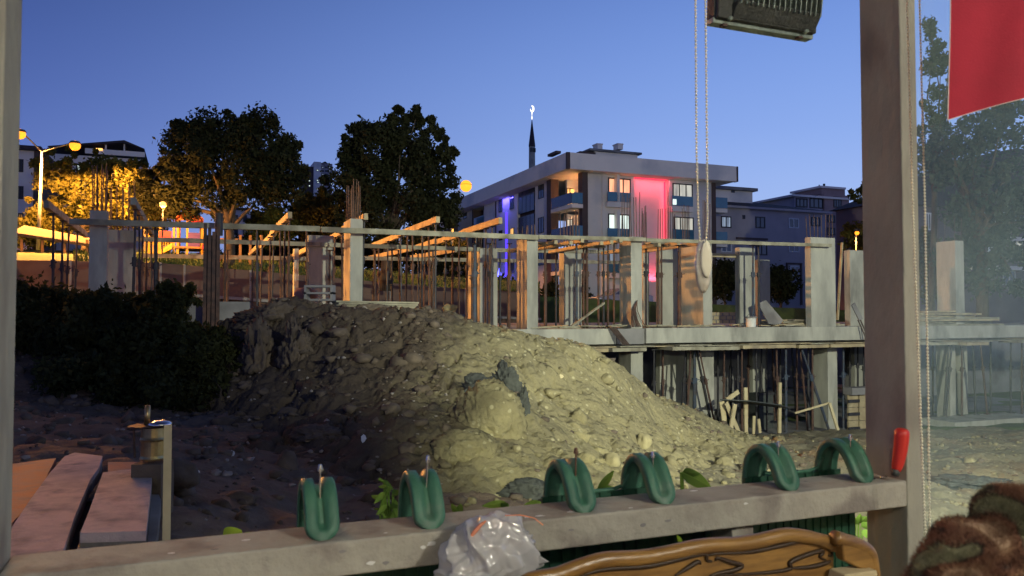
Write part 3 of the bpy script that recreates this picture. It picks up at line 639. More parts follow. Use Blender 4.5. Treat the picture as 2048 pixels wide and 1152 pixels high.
# offcut planks, sheet and panels in front of the lower storey
def plankthing(px0,y0,px1,y1,off0,off1,w,h,label,m='timber_pale',name='loose_plank',cat='plank'):
    tag(MB().beam(fp(px0,y0,off0), fp(px1,y1,off1), w, h, up=N3).build(name, M[m]), label, cat)
plankthing(1443,803,1452,866,-.5,-.5,.16,.04,'pale plank standing under the tip of the thin dark sheet')
plankthing(1452,806,1482,876,-.7,-.4,.13,.04,'pale plank crossed behind the standing one under the dark sheet')
plankthing(1453,800,1477,783,-.5,-.5,.13,.04,'short pale plank jutting upward above the dark sheet')
plankthing(1470,808,1459,872,-.8,-.8,.12,.05,'pale plank leaning the other way under the dark sheet')
plankthing(1491,775,1492,874,-.4,-.4,.12,.05,'whitish upright plank with a pointed top under the slab')
plankthing(1508,832,1507,868,.2,.2,.09,.04,'short upright plank just behind the whitish pointed one')
plankthing(1517,838,1520,866,.2,.2,.09,.04,'shortest upright plank between whitish plank and dark box')
plankthing(1560,765,1559,866,-.1,-.1,.1,.05,'brown upright plank beside the blue prop')
plankthing(1590,826,1658,806,-.4,-.4,.06,.04,'thin batten bridging between sheet and stout column')
plankthing(1659,806,1678,868,-.5,-.6,.09,.05,'pale plank leaning against the stout lower column')
b = MB(); b.prism([fp(1440,800,-.6),fp(1456,804,.2),fp(1580,818,.3),fp(1562,811,-.7),fp(1500,803,-.9)], UP*.03); tag(b.build('plywood_sheet', M['black']), 'thin dark sheet lying level across leaning planks', 'sheet')
bx = thing('formwork_crate', 'black open box standing deep under the slab behind the planks', 'box', fp(1532,868,1.4))
MB().fbox(FX, spx(1518,1.4,820), spx(1547,1.4,820), -1.4, -1.9, ZG+.016, zpx(1530,787,1.4)).build('body', M['black'], bx)
MB().fbox(FX, spx(1516,1.38,820), spx(1549,1.38,820), -1.36, -1.395, zpx(1530,790,1.4), zpx(1530,785,1.4)).build('rim', M['prop_dark'], bx)
fpn = thing('shuttering', 'yellowish formwork panels with dark clamps leaning beside the shelter post', 'formwork', fp(1716,868,.2))
for (xa,xb) in ((1697,1716),(1719,1745)):
    for j in range(3):
        y0 = 790+26*j; MB().fbox(FX, spx(xa,.3,820), spx(xb,.3,820), -.3, -.36, zpx(xa,y0+25,.3), zpx(xa,y0,.3)).build('panel', M['timber'], fpn)
for y in (800,826,855): MB().fbox(FX, spx(1700,.2,820), spx(1722,.2,820), -.24, -.29, zpx(1705,y+6,.2), zpx(1705,y,.2)).build('clamp', M['prop_dark'], fpn)
MB().fbox(FX, spx(1695,.3,780), spx(1747,.3,780), -.1, -.5, zpx(1700,789,.3), zpx(1700,775,.3)).build('top_board', M['concrete_old'], fpn)

# plank heaps on the slab -------------------------------------------------
def heap(x0, x1, layers, off, label, seed, hy, m2='timber_grey', w=.16):
    r = random.Random(seed); z = ZS+.03; k = 0
    sa, sb = spx(x0,off,640), spx(x1,off,640)
    for i in range(layers):
        f = i/layers; a = sa + (sb-sa)*.18*f*r.random(); c = sb - (sb-sa)*(.45*f)*r.uniform(.5,1.1)
        for j in range(3):
            o = off + .45*j + r.uniform(-.08,.08); a2 = a+r.uniform(0,.5); c2 = c-r.uniform(0,.6)
            p = FX.pt(a2,-o,z+r.uniform(0,.012)); q = FX.pt(c2,-o-r.uniform(-.25,.25),z+r.uniform(0,.03))
            tag(MB().beam(p,q,r.uniform(.18,.34),hy*.8).build('loose_plank', M[m2 if r.random()<.6 else 'timber']), ('front','middle','rear')[j]+' plank in the '+ORD[i]+' layer up of '+label, 'plank', 'planks of '+label)
        z += hy
heap(1545,1690,4,.6,'the ragged heap behind the white bucket',3,.055)
heap(1790,2012,7,.35,'the tall pile beyond the shelter post',8,.075)
# stacked boards on the crest (left of centre)
bp = thing('board_stack', 'neat stack of long grey boards laid along the crest of the mound', 'board stack', fp(740,600,-4.6))
for i in range(4):
    P0 = W(662,603+4.2*i,14.0); P1 = W(826-3*i,606+4.2*i,14.9); MB().beam(P0+Vector((.04*(i%2),0,0)), P1, .5, .032).build('board', M['timber_grey'], bp)
rock('rock', 740, 622, .3, M['clod_dark'], 'dark earth lump wedged under the grey board stack', seed=41, sq=(1.6,.8,.5), Y=14.1)
cb = thing('concrete_block', 'hollow grey block resting on the mound crest by the wide column', 'block', W(645,603,14.0))
for (x,y,z,sx_,sy_,sz_) in ((0,0,0,.5,.25,.04),(0,0,.12,.5,.25,.035),(0,0,.24,.5,.25,.04),(-.23,0,.12,.04,.25,.2),(.23,0,.12,.04,.25,.2)):
    MB().box(W(642,600,14.0)+Vector((x-.02,y,z)), (sx_,sy_,sz_)).build('web', M['concrete_old'], cb)
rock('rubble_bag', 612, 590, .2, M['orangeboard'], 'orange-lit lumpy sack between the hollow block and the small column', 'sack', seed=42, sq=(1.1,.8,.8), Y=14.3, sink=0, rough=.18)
# bucket, trough, sheet, rebar bundle
bk = thing('white_bucket', 'white plaster-stained bucket with a raised rim on the slab edge', 'bucket', fp(1502,657,.1)); zb = ZS+.012
pc = FX.pt(spx(1502,.15,650), -.15, zb)
MB().lathe(pc, [(.125,0),(.14,.02),(.155,.27),(.165,.28),(.165,.30),(.15,.30),(.145,.26)], 20).build('body', M['white'], bk, smooth=True)
MB().lathe(pc+UP*.27, [(.168,0),(.18,.01),(.18,.04),(.165,.05)], 20).build('rim', M['concrete_old'], bk, smooth=True)
pts = [pc+D3*.17*math.cos(t)+UP*(.27+.13*math.sin(t)) for t in [i*math.pi/8 for i in range(9)]]; MB().tube(pts, .006, 6).build('handle', M['prop_dark'], bk)
tag(MB().prism([fp(1517,607,.8),fp(1532,600,.8),fp(1566,640,.3),fp(1560,650,.3),fp(1538,648,.4)], N3*.05).build('leaning_sheet', M['concrete_old']), 'dark grey sheet slumped against the column behind the white bucket', 'sheet')
b = MB(); P0 = FX.pt(spx(1274,.05,640),.0,ZS+.0); r = random.Random(4)
for i in range(16):
    th = r.uniform(-.5,.6); pts = [P0+D3*(.03*i-.2)*(1-t)*.6 + D3*(-.12*math.sin(t*3)+.22*(1-t)*math.sin(th)) + UP*(.05+.75*t) for t in (0,.3,.6,.85,1)]; b.tube(pts, .012, 5)
tag(b.build('wire_bundle', M['rust']), 'fan of rusty bent bars leaning at the foot of the second orange-edged column', 'rebar bundle')
b = MB()
for i in range(5): b.beam(fp(1219+3*i,655,-.1), fp(1247+3*i,690,-.45), .025, .025)
tag(b.build('steel_bars', M['rebar']), 'steel bars hanging askew over the slab edge where two pours meet', 'steel bars')
tag(MB().beam(fp(1706,608,.1), fp(1722,640,.1), .16, .04, up=N3).build('trowel_board', M['concrete_old']), 'short grey board propped on the slab close to the shelter post', 'board')
b = MB(); 
for i in range(2): b.cyl(fp(1716+5*i,640,-.1), fp(1738+4*i,690,-.5), .02, .02, 6)
tag(b.build('steel_bars', M['rebar']), 'two thin bars sticking down past the slab edge near the shelter post', 'steel bars')
tag(MB().beam(fp(1140,655,.3), fp(1208,606,.8), .07, .05).build('leaning_batten', M['timber_grey']), 'batten leaning between props right of the first orange-edged columns', 'batten')

# ================================================================== park wall, grass, trees
PW = [(-40,500,24),(20,520,27),(140,522,28.5),(320,526,31),(368,530,32),(500,541,34),(640,553,36.5),(780,566,39),(930,578,42),(1080,586,44)]
pw = thing('park_wall', 'brown concrete boundary wall with pale joint strips along the raised park', 'wall', W(500,600,34))
for i in range(len(PW)-1):
    A = W(*PW[i]); B = W(*PW[i+1]); t = (B-A); t.z = 0; t.normalize(); n_ = Vector((-t.y,t.x,0))
    b = MB(); zb = ZG-.2
    b.hexa([Vector((A.x,A.y,zb)),Vector((B.x,B.y,zb)),Vector((B.x,B.y,zb))+n_*.3,Vector((A.x,A.y,zb))+n_*.3,A,B,B+n_*.3,A+n_*.3]); b.build('panel', M['wall_brown'], pw)
    MB().beam(Vector((A.x,A.y,EZ-.2))-n_*.03, A-n_*.03+UP*.02, .08, .05, up=n_).build('joint_strip', M['concrete'], pw)
    MB().beam(W(PW[i][0],PW[i][1]+66-i*1.5,PW[i][2]-.1), W(PW[i+1][0],PW[i+1][1]+64-i*1.5,PW[i+1][2]-.1), .3, .12).build('base_ledge', M['concrete'], pw)
# grass bank behind the wall
def bank():
    V=[];Fq=[];n=len(PW); r=9
    for i,(px,py,Y) in enumerate(PW):
        A = W(px,py,Y); up = W(px,py-22,Y+7)
        for j in range(r):
            t=j/(r-1); p = A.lerp(up, t) + UP*(.02*random.random()-.02) + Vector((0,.28,0)); V.append(p[:])
    for i in range(n-1):
        for j in range(r-1): a=i*r+j; Fq.append([a,a+r,a+r+1,a+1])
    return np.array(V), np.array(Fq)
V_,F_ = bank(); npmesh('grass_bank', V_, F_, M['grass'], kind='structure')
V=[];k=0;rg=np.random.default_rng(5)
GP=[(W(px,py,Y), W(px,py-22,Y+7)) for px,py,Y in PW]
blades=[]
for _ in range(9000):
    i = rg.integers(2,len(PW)-1); t=rg.random(); s_=rg.random()**1.3; a=GP[i][0].lerp(GP[i+1][0],t) ; c=GP[i][1].lerp(GP[i+1][1],t); p=a.lerp(c,s_)+Vector((0,.28,0))
    h=rg.uniform(.06,.22); th=rg.uniform(0,6.28); w=.03; d_=Vector((math.cos(th)*w,math.sin(th)*w,0)); q=Vector((rg.normal()*.05,rg.normal()*.05,h))
    blades += [(p-d_)[:],(p+d_)[:],(p+q)[:]]
BA=np.array(blades); g_=npmesh('grass', BA, np.arange(len(BA)).reshape(-1,3), M['grass'], kind='stuff'); g_['label']='lamplit grass growing along the top of the park wall'

def leaves(centres, radii, per, size, m, name='crown', parent=None, seed=0, flat=1.0, shell=.35, kind=None):
    """leaf-sized faces spread through clumps; each clump an uneven ball of twigs"""
    r = np.random.default_rng(seed); Cc = np.asarray(centres, float); R = np.asarray(radii, float); n = len(Cc)*per
    ci = np.repeat(np.arange(len(Cc)), per); d = r.standard_normal((n,3)); d /= np.linalg.norm(d,axis=1,keepdims=True)
    rad = (shell+(1-shell)*r.random(n))**.5 * (1+.22*r.standard_normal(n)); p = Cc[ci] + d*(R[ci]*rad)[:,None]*np.array([1,1,flat])
    u = r.standard_normal((n,3)); u /= np.linalg.norm(u,axis=1,keepdims=True); v = np.cross(u, r.standard_normal((n,3))); v /= np.linalg.norm(v,axis=1,keepdims=True)
    s = (size*(.6+.8*r.random(n)))[:,None]
    V = np.stack([p-u*s, p+v*s*.5, p+u*s, p-v*s*.5], 1).reshape(-1,3); Fq = np.arange(n*4).reshape(-1,4)
    if parent is not None: V = V - np.array(parent.location)
    return npmesh(name, V, Fq, m, parent)
def crown_clumps(lobes, n, seed, rmin, rmax):
    r = np.random.default_rng(seed); out = []; rad = []
    wts = np.array([l[1][0]*l[1][2] for l in lobes]); wts = wts/wts.sum()
    for _ in range(n):
        c, R = lobes[r.choice(len(lobes), p=wts)]; d = r.standard_normal(3); d /= np.linalg.norm(d); k = r.random()**.33*(1.0)
        out.append(np.array(c)+d*np.array(R)*k*1.0); rad.append(r.uniform(rmin, rmax))
    return out, rad
def tree(label, lobes_px, Y, trunk, n, per, lsize, lm, seed, rmin=.35, rmax=.7, cat='tree', group=None, trunk_r=.2, shell=.35, branches=9, extra=None):
    """lobes_px: (px,py,rx_px,ry_px); trunk: (px_base,py_base,px_top,py_top)"""
    base = W(trunk[0],trunk[1],Y); top = W(trunk[2],trunk[3],Y); t = thing('tree', label, cat, base, group)
    b = MB(); mid = base.lerp(top,.5)+Vector((.1,.05,0)); b.tube([base-UP*.5, base.lerp(mid,.5), mid, top], lambda q: trunk_r*(1.25-.55*q), 9)
    lobes = []
    for (px,py,rx,ry) in lobes_px:
        c = W(px,py,Y); R = (rx*Y/F, min(rx,ry)*Y/F*.8, ry*Y/F); lobes.append((c[:], R))
    cl, rd = crown_clumps(lobes, n, seed, rmin, rmax)
    rg_ = np.random.default_rng(seed+900)
    for _ in range(int(n*.45)):                # loose twig ends standing clear of the mass
        c, R_ = lobes[rg_.integers(len(lobes))]; d = rg_.standard_normal(3); d /= np.linalg.norm(d); d[2] = abs(d[2]) if rg_.random() < .6 else d[2]
        cl.append(np.array(c)+d*np.array(R_)*rg_.uniform(.98,1.22)); rd.append(rmin*rg_.uniform(.3,.6))
    rr = random.Random(seed)
    for i in range(branches):
        tgt = Vector(cl[rr.randrange(len(cl))]); s0 = mid.lerp(top, rr.random()); m1 = s0.lerp(tgt,.5)+Vector((rr.uniform(-.3,.3),rr.uniform(-.3,.3),rr.uniform(0,.5)))
        b.tube([s0, s0.lerp(m1,.6)+UP*.1, m1, tgt], lambda q: trunk_r*(.5-.42*q), 6)
    b.build('trunk', M['bark'], t, smooth=True)
    if extra:
        for (px,py,rp) in extra: cl.append(np.array(W(px,py,Y)[:])); rd.append(rp*Y/F)
    leaves(cl, rd, per, lsize, lm, 'crown', t, seed, shell=shell)
    return t
tree('broad dark rounded tree with thick trunk in front of the play hut', [(455,340,120,90),(385,300,60,55),(520,290,65,55),(350,380,60,55),(560,360,50,45),(300,400,35,45),(440,270,60,40)], 36, (458,532,452,420), 150, 240, .10, M['leaf_dark'], 21, .35,.66, trunk_r=.24, branches=14)
tree('tall dark tree with ragged rosette twigs beside the sodium street lamp', [(780,380,115,105),(750,300,65,55),(840,330,60,70),(720,430,50,60),(870,420,45,60),(800,260,45,35)], 37, (770,560,775,430), 135, 250, .10, M['leaf_dark'], 22, .34,.64, trunk_r=.26, branches=14,
     extra=[(834,217,7),(833,232,10),(785,238,10),(780,252,13),(862,240,9),(866,258,12),(706,258,11),(718,275,12),(745,265,12),(882,264,7),(877,275,7),(889,291,6),(905,300,6),(912,306,5),(893,318,9),(900,340,12),(812,240,9),(850,270,12),(700,290,16),(820,235,6),(842,245,8),(760,262,9),(690,310,14),(905,365,14),(912,395,12)])
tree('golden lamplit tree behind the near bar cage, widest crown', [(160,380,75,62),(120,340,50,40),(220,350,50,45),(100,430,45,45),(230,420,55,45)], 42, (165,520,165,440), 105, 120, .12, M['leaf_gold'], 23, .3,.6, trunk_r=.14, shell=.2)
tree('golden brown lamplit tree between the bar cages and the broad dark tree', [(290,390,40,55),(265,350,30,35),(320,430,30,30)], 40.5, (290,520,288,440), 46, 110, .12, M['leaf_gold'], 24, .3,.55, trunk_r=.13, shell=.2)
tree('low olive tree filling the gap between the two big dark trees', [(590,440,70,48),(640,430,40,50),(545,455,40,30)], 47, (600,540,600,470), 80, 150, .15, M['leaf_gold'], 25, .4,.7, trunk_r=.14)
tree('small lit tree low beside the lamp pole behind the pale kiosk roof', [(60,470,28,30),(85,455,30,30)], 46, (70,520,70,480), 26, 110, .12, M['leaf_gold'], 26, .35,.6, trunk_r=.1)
tree('tall poplar seen through the cloudy pane', [(1960,380,70,150),(1900,300,45,80),(2030,300,60,110),(1985,200,45,60),(1945,500,60,100),(2040,480,55,110)], 31, (1965,640,1955,420), 120, 95, .11, M['leaf_pop'], 27, .3,.6, trunk_r=.2, branches=16, shell=.1)
tree('slender poplar with loose top just behind the shelter post', [(1880,200,28,60),(1862,110,16,45),(1895,130,14,45),(1860,60,8,28),(1870,300,40,60)], 33, (1860,640,1870,260), 60, 65, .10, M['leaf_pop'], 28, .2,.42, trunk_r=.13, shell=.1)
tree('thin leafy tree mostly hidden behind the shelter post', [(1772,385,46,38),(1720,385,16,18)], 40, (1772,600,1772,430), 34, 60, .11, M['leaf_dark'], 29, .18,.4, trunk_r=.1, shell=.1)
tree('small tree lit orange by the far street lamp', [(1715,475,24,26),(1745,470,25,25)], 47, (1722,590,1722,500), 30, 90, .12, M['leaf_gold'], 30, .3,.5, trunk_r=.1, shell=.1)
tree('orange-lit leafy tree behind the tall column beyond the pane', [(1862,540,18,60),(1850,500,14,40)], 40, (1865,640,1862,560), 40, 90, .11, M['leaf_gold'], 31, .25,.5, trunk_r=.1, shell=.1)
tree('round dark bush-like tree before the grey apartment block', [(1560,575,28,35)], 62, (1560,625,1560,600), 26, 120, .16, M['leaf_dark'], 32, .4,.8, trunk_r=.1)
tree('dark tree between beaded cord and the grey apartment block', [(1448,560,26,36)], 60, (1448,625,1448,590), 26, 120, .16, M['leaf_dark'], 33, .4,.8, trunk_r=.1)
tree('dark low tree at the foot of the white apartment block', [(1000,600,60,36),(1120,600,60,30),(940,560,30,40)], 56, (1000,640,1000,600), 60, 120, .16, M['leaf_dark'], 34, .4,.8, trunk_r=.1)
for i,(px,lab) in enumerate(((480,'low dark tree behind the swing frame'),(555,'low dark tree behind the raked joists'),(650,'low dark tree behind the wide column'),(735,'low dark tree behind the tall bar cage'),(815,'low dark tree behind the small garden lamp'),(880,'low dark tree beside the foot of the street lamp'))):
    tree(lab, [(px,515,46,32),(px+18,500,34,26)], 58+i, (px,560,px,530), 34, 130, .16, M['leaf_dark'], 70+i, .4,.8, trunk_r=.12, branches=4)
# shrubs over the shaded slope
def shrub(label, lobes, n, per, seed, size=.05, lm='leaf_bush', stems=12):
    base = W(*lobes[0][:3]); t = thing('shrub', label, 'shrub', Vector((base.x,base.y,surf(base.x,base.y))), 'shrubs on the shaded bank')
    ll = [(W(px,py+16,Y)[:], (rx*Y/F, 1.0, ry*Y/F*.94)) for px,py,Y,rx,ry in lobes]; cl, rd = crown_clumps(ll, n, seed, .10, .30); rg_=np.random.default_rng(seed+5)
    for _ in range(40): c,R_=ll[rg_.integers(len(ll))]; d=rg_.standard_normal(3); d/=np.linalg.norm(d); d[2]=abs(d[2]); cl.append(np.array(c)+d*np.array(R_)*rg_.uniform(.95,1.12)); rd.append(rg_.uniform(.05,.13))
    r = random.Random(seed); b = MB()
    for i in range(stems):
        q = Vector(cl[r.randrange(n)]); f = Vector((q.x+r.uniform(-.3,.3), q.y+r.uniform(-.3,.3), surf(q.x,q.y)-.1)); b.tube([f, f.lerp(q,.5)+Vector((r.uniform(-.1,.1),0,.1)), q+UP*.15], lambda k: .018*(1.1-k), 5)
    b.build('stems', M['bark'], t); leaves(cl, rd, per, size, M[lm], 'foliage', t, seed, shell=.2)
shrub('dense dark shrub nearest the shelter post, with yellowish lit tips', [(80,640,13.2,75,75),(60,590,13.4,50,35)], 110, 110, 51)
shrub('dark shrub under the near walled column', [(190,650,13,80,75),(230,600,13.3,50,30)], 110, 110, 52)
shrub('tallest dark shrub with a thin upright sprig before the low bluish wall', [(310,680,12.8,75,80),(350,610,13,14,60)], 120, 110, 53)
shrub('dark shrub hugging the shaded end of the mound', [(420,720,12.6,60,75)], 90, 110, 54)
shrub('low dark shrub in the deepest shade below the others', [(330,760,11.8,110,45),(200,730,12,80,35)], 120, 110, 55)

# ================================================================== street lamps
def street_lamp(label, base, top, heads, m='concrete', power=20000, r0=.09, glob=.22, lightsrc=True, cone=170):
    t = thing('street_lamp', label, 'street lamp', base, 'sodium street lamps')
    MB().cyl(base, top, r0, r0*.6, 10).build('pole', M['rebar' if m is None else m], t, smooth=True)
    for i, h in enumerate(heads):
        MB().tube([top, top.lerp(h,.5)+UP*.1, h+UP*.16], .035, 6).build('arm', M[m], t)
        MB().lathe(h+UP*.1, [(.1,.12),(.2,.1),(glob*1.05,.0),(glob*.9,-.02)], 14).build('hood', M['black'], t)
        b = MB(); V0, F0 = ICO2; b.v = [tuple(Vector(v)*glob+h) for v in V0]; b.f = [tuple(f) for f in F0]; b.build('bulb', M['sodium'], t, smooth=True)
        if lightsrc: lamp('sodium_light', 'SPOT', h-UP*(glob+.06), SOD, power, shadow_soft_size=.25, spot_size=math.radians(cone), spot_blend=.12)
street_lamp('street lamp on a tall pole between the park wall and white apartments', W(900,580,62), W(907,392,63), [W(932,372,63)], m='timber_pale', power=9000, glob=.48, r0=.13, cone=150)
street_lamp('two-armed street lamp rising out of the golden trees', W(76,500,38), W(84,304,38), [W(150,291,37.5), W(40,268,36.5)], m='concrete_old', power=17000, glob=.25)
street_lamp('added street lamp beyond the shelter corner post, unseen outside the picture', Vector((-19.5,21.5,EZ-1)), Vector((-19.5,21.5,EZ+7.6)), [Vector((-18,22,EZ+7.4))], power=2600, glob=.2)  # added unseen lamp, warms the shrub tips and dark ground
column_fill = lamp('sodium_light','SPOT',(-17.7,22.1,EZ+7.1),SOD,14500,shadow_soft_size=.2,spot_size=math.radians(76),spot_blend=.5); column_fill.rotation_euler = (Vector((5,25,EZ+.2))-Vector((-17.7,22.1,EZ+7.1))).to_track_quat('-Z','Y').to_euler()  # added spot without a fixture, throws peach light on the columns' side faces
far1 = thing('garden_lamp', 'small round lamp glowing low behind the leaning props', 'lamp', W(836,560,62)); MB().cyl(W(836,560,62), W(836,508,62), .05, .05, 8).build('pole', M['prop_dark'], far1)
MB().lathe(W(836,505,62), [(.02,-.2),(.2,-.1),(.22,.05),(.12,.2)], 14).build('globe', M['sodium_soft'], far1, smooth=True)
street_lamp('distant street lamp shining through leaves beside the shelter post', W(1712,600,44), W(1712,462,44), [W(1714,466,43.6)], power=350, glob=.12, r0=.06)
def wall_lamp(px,py,Y,label,m,s=.1):
    t = thing('lamp', label, 'lamp', W(px,py,Y)); MB().lathe(W(px,py,Y), [(s*.5,-s),(s,-s*.5),(s,s*.5),(s*.5,s)], 10).build('globe', m, t, smooth=True); MB().box(W(px,py,Y)+Vector((0,s*1.2,0)), (s,s*.5,s*2)).build('bracket', M['prop_dark'], t)
    return t

# ================================================================== playground and kiosk
PL = Face(W(400,520,37), D2, -N2)
hut = thing('play_hut', 'orange gabled play hut with slides lit yellow by the street lamps', 'play structure', PL.pt(0,0,PL.z_of(400,522)))
def plb(x0,x1,y0,y1,o0,o1,m,name): 
    a,b_,z0,z1 = PL.rect(x0,x1,y0,y1,o0); return MB().fbox(PL,a,b_,o0,o1,z0,z1).build(name, M[m], hut)
for i,x in enumerate((353,372,402,345,317,296)): plb(x,x+5,440 if x<400 and x>350 else 452,520,0,-.15,'yellowplay','post')
for x in (357,399): plb(x,x+4,440,520,-2,-2.15,'yellowplay','post')
a = PL.s_of(350,440); c = PL.s_of(407,440); ze = PL.z_of(350,440); zt_ = PL.z_of(378,413)
for (s_a,s_b) in ((a,(a+c)/2),(c,(a+c)/2)):
    MB().hexa([PL.pt(s_a,.3,ze),PL.pt(s_a,-2.4,ze),PL.pt(s_a,-2.4,ze+.08),PL.pt(s_a,.3,ze+.08),PL.pt(s_b,.3,zt_),PL.pt(s_b,-2.4,zt_),PL.pt(s_b,-2.4,zt_+.08),PL.pt(s_b,.3,zt_+.08)]).build('roof_panel', M['orangeplay'], hut)
MB().prism([PL.pt(a+.1,.1,ze),PL.pt(c-.1,.1,ze),PL.pt((a+c)/2,.1,zt_-.1)], N3*.05).build('gable', M['orangeplay'], hut)
plb(378,402,440,452,-.1,-.16,'redplay','gable_panel'); plb(318,343,461,475,.02,-.04,'redplay','barrier'); plb(376,400,465,496,.02,-.04,'purpleplay','barrier'); plb(404,420,470,512,.0,-.1,'orangeplay','side_panel')
plb(300,345,478,482,.1,-2,'yellowplay','platform'); plb(350,404,492,496,.1,-2,'woodplay','platform')
for i in range(9): plb(300+5*i,302+5*i,482,508,.02,-.02,'yellowplay','bar')
MB().prism([PL.pt(PL.s_of(345,495),.2,PL.z_of(345,500)),PL.pt(PL.s_of(300,520),.2,PL.z_of(300,522)),PL.pt(PL.s_of(300,520),.2,PL.z_of(300,516)),PL.pt(PL.s_of(345,495),.2,PL.z_of(345,488))], -N3*.6).build('slide', M['yellowplay'], hut)
MB().prism([PL.pt(PL.s_of(404,495),.2,PL.z_of(404,500)),PL.pt(PL.s_of(440,520),.2,PL.z_of(440,526)),PL.pt(PL.s_of(440,520),.2,PL.z_of(440,520)),PL.pt(PL.s_of(404,495),.2,PL.z_of(404,490))], -N3*.6).build('slide', M['redplay'], hut)
sw = thing('swing_frame', 'lamplit timber swing frame with low bench behind the props', 'swing frame', PL.pt(PL.s_of(490,520),0,PL.z_of(490,525)))
for x in (478,498,520): a_,b2,z0,z1 = PL.rect(x,x+5,470,528,0); MB().fbox(PL,a_,b2,0,-.15,z0-.2,z1).build('post', M['woodplay'], sw)
a_,b2,z0,z1 = PL.rect(455,522,479,484,0); MB().fbox(PL,a_,b2,.02,-.17,z0,z1).build('crossbar', M['woodplay'], sw)
a_,b2,z0,z1 = PL.rect(440,475,478,480,0); MB().fbox(PL,a_,b2,.5,-.1,z0,z1).build('seat', M['woodplay'], sw)
pg = thing('playground_frame', 'white legged climbing frame behind the dark boxed column', 'play structure', PL.pt(PL.s_of(395,520),-3,PL.z_of(395,522)))
for x in (382,391,399): a_,b2,z0,z1 = PL.rect(x,x+5,508,522,-1); MB().fbox(PL,a_,b2,-1,-1.2,z0,z1).build('leg', M['white'], pg)
a_,b2,z0,z1 = PL.rect(380,405,505,508,-1); MB().fbox(PL,a_,b2,-.98,-1.22,z0,z1).build('rail', M['white'], pg)
lamp('park_light', 'POINT', PL.pt(PL.s_of(330,430),3,PL.z_of(330,440)), SOD, 1500, shadow_soft_size=.2)
gl = thing('park_lamp', 'low park lamp glowing among the golden leaves above the play hut', 'lamp', PL.pt(PL.s_of(330,430),3,PL.z_of(330,440)))
MB().lathe(PL.pt(PL.s_of(330,430),3,PL.z_of(330,440)+.3), [(.03,-.1),(.13,-.05),(.13,.1),(.05,.16)], 12).build('globe', M['sodium_soft'], gl, smooth=True); MB().cyl(PL.pt(PL.s_of(330,430),3,PL.z_of(330,520)), PL.pt(PL.s_of(330,430),3,PL.z_of(330,440)+.2), .03).build('pole', M['prop_dark'], gl)
ks = thing('park_kiosk', 'flat roofed kiosk with a pale lamplit roof below the two-armed lamp', 'kiosk', W(110,520,33))
KF = Face(W(30,480,33), D2, -N2)
a_,b2,z0,z1 = KF.rect(20,205,462,500,0); MB().hexa([KF.pt(a_,0,KF.z_of(30,470)),KF.pt(b2,0,KF.z_of(200,497)),KF.pt(b2-.5,-3,KF.z_of(200,497)+.4),KF.pt(a_,-3,KF.z_of(30,462)+.4),KF.pt(a_,0,KF.z_of(30,470)+.12),KF.pt(b2,0,KF.z_of(200,497)+.12),KF.pt(b2-.5,-3,KF.z_of(200,490)+.5),KF.pt(a_,-3,KF.z_of(30,462)+.55)]).build('roof', M['bark'], ks)
for x in (38,80,125,170): a_,b2,z0,z1 = KF.rect(x,x+5,478,530,0); MB().fbox(KF,a_,b2,-.2,-.35,z0,z1).build('post', M['woodplay'], ks)
a_,b2,z0,z1 = KF.rect(35,90,505,535,.0); MB().fbox(KF,a_,b2,0,-.1,z0,z1).build('counter', M['yellowplay'], ks)
a_,b2,z0,z1 = KF.rect(95,200,500,560,-2.5); MB().fbox(KF,a_,b2,-2.5,-2.6,z0,z1).build('back_wall', M['pink_wall'], ks)

# ================================================================== buildings
def window(Fc, x0,x1,y0,y1, o, par, kind='dark', mull=1, fr='frame_dark', fw=.07, rail=None):
    s0,s1,z0,z1 = Fc.rect(x0,x1,y0,y1,o); return window_m(Fc,s0,s1,z0,z1,o,par,kind,mull,fr,fw)
def window_m(Fc,s0,s1,z0,z1,o,par,kind='dark',mull=1,fr='frame_dark',fw=.07,hbar=False):
    b = MB(); b.fbox(Fc,s0,s0+fw,o+.06,o-.02,z0,z1); b.fbox(Fc,s1-fw,s1,o+.06,o-.02,z0,z1); b.fbox(Fc,s0+fw,s1-fw,o+.055,o-.02,z0,z0+fw); b.fbox(Fc,s0+fw,s1-fw,o+.055,o-.02,z1-fw,z1)
    for i in range(mull):
        s = s0+(s1-s0)*(i+1)/(mull+1); b.fbox(Fc,s-fw*.5,s+fw*.5,o+.05,o-.01,z0+fw,z1-fw)
    if hbar: zz=z0+(z1-z0)*.7; b.fbox(Fc,s0+fw,s1-fw,o+.045,o-.01,zz-fw*.4,zz+fw*.4)
    w = b.build('window', M[fr], par)
    MB().fbox(Fc,s0+fw*.5,s1-fw*.5,o+.02,o+.005,z0+fw*.5,z1-fw*.5).build('pane', WIN[kind], w)
    return w
def fb(Fc, x0,x1,y0,y1,o0,o1,m,par,name):
    s0,s1,z0,z1 = Fc.rect(x0,x1,y0,y1,o0); return MB().fbox(Fc,s0,s1,o0,o1,z0,z1).build(name, M[m] if isinstance(m,str) else m, par)
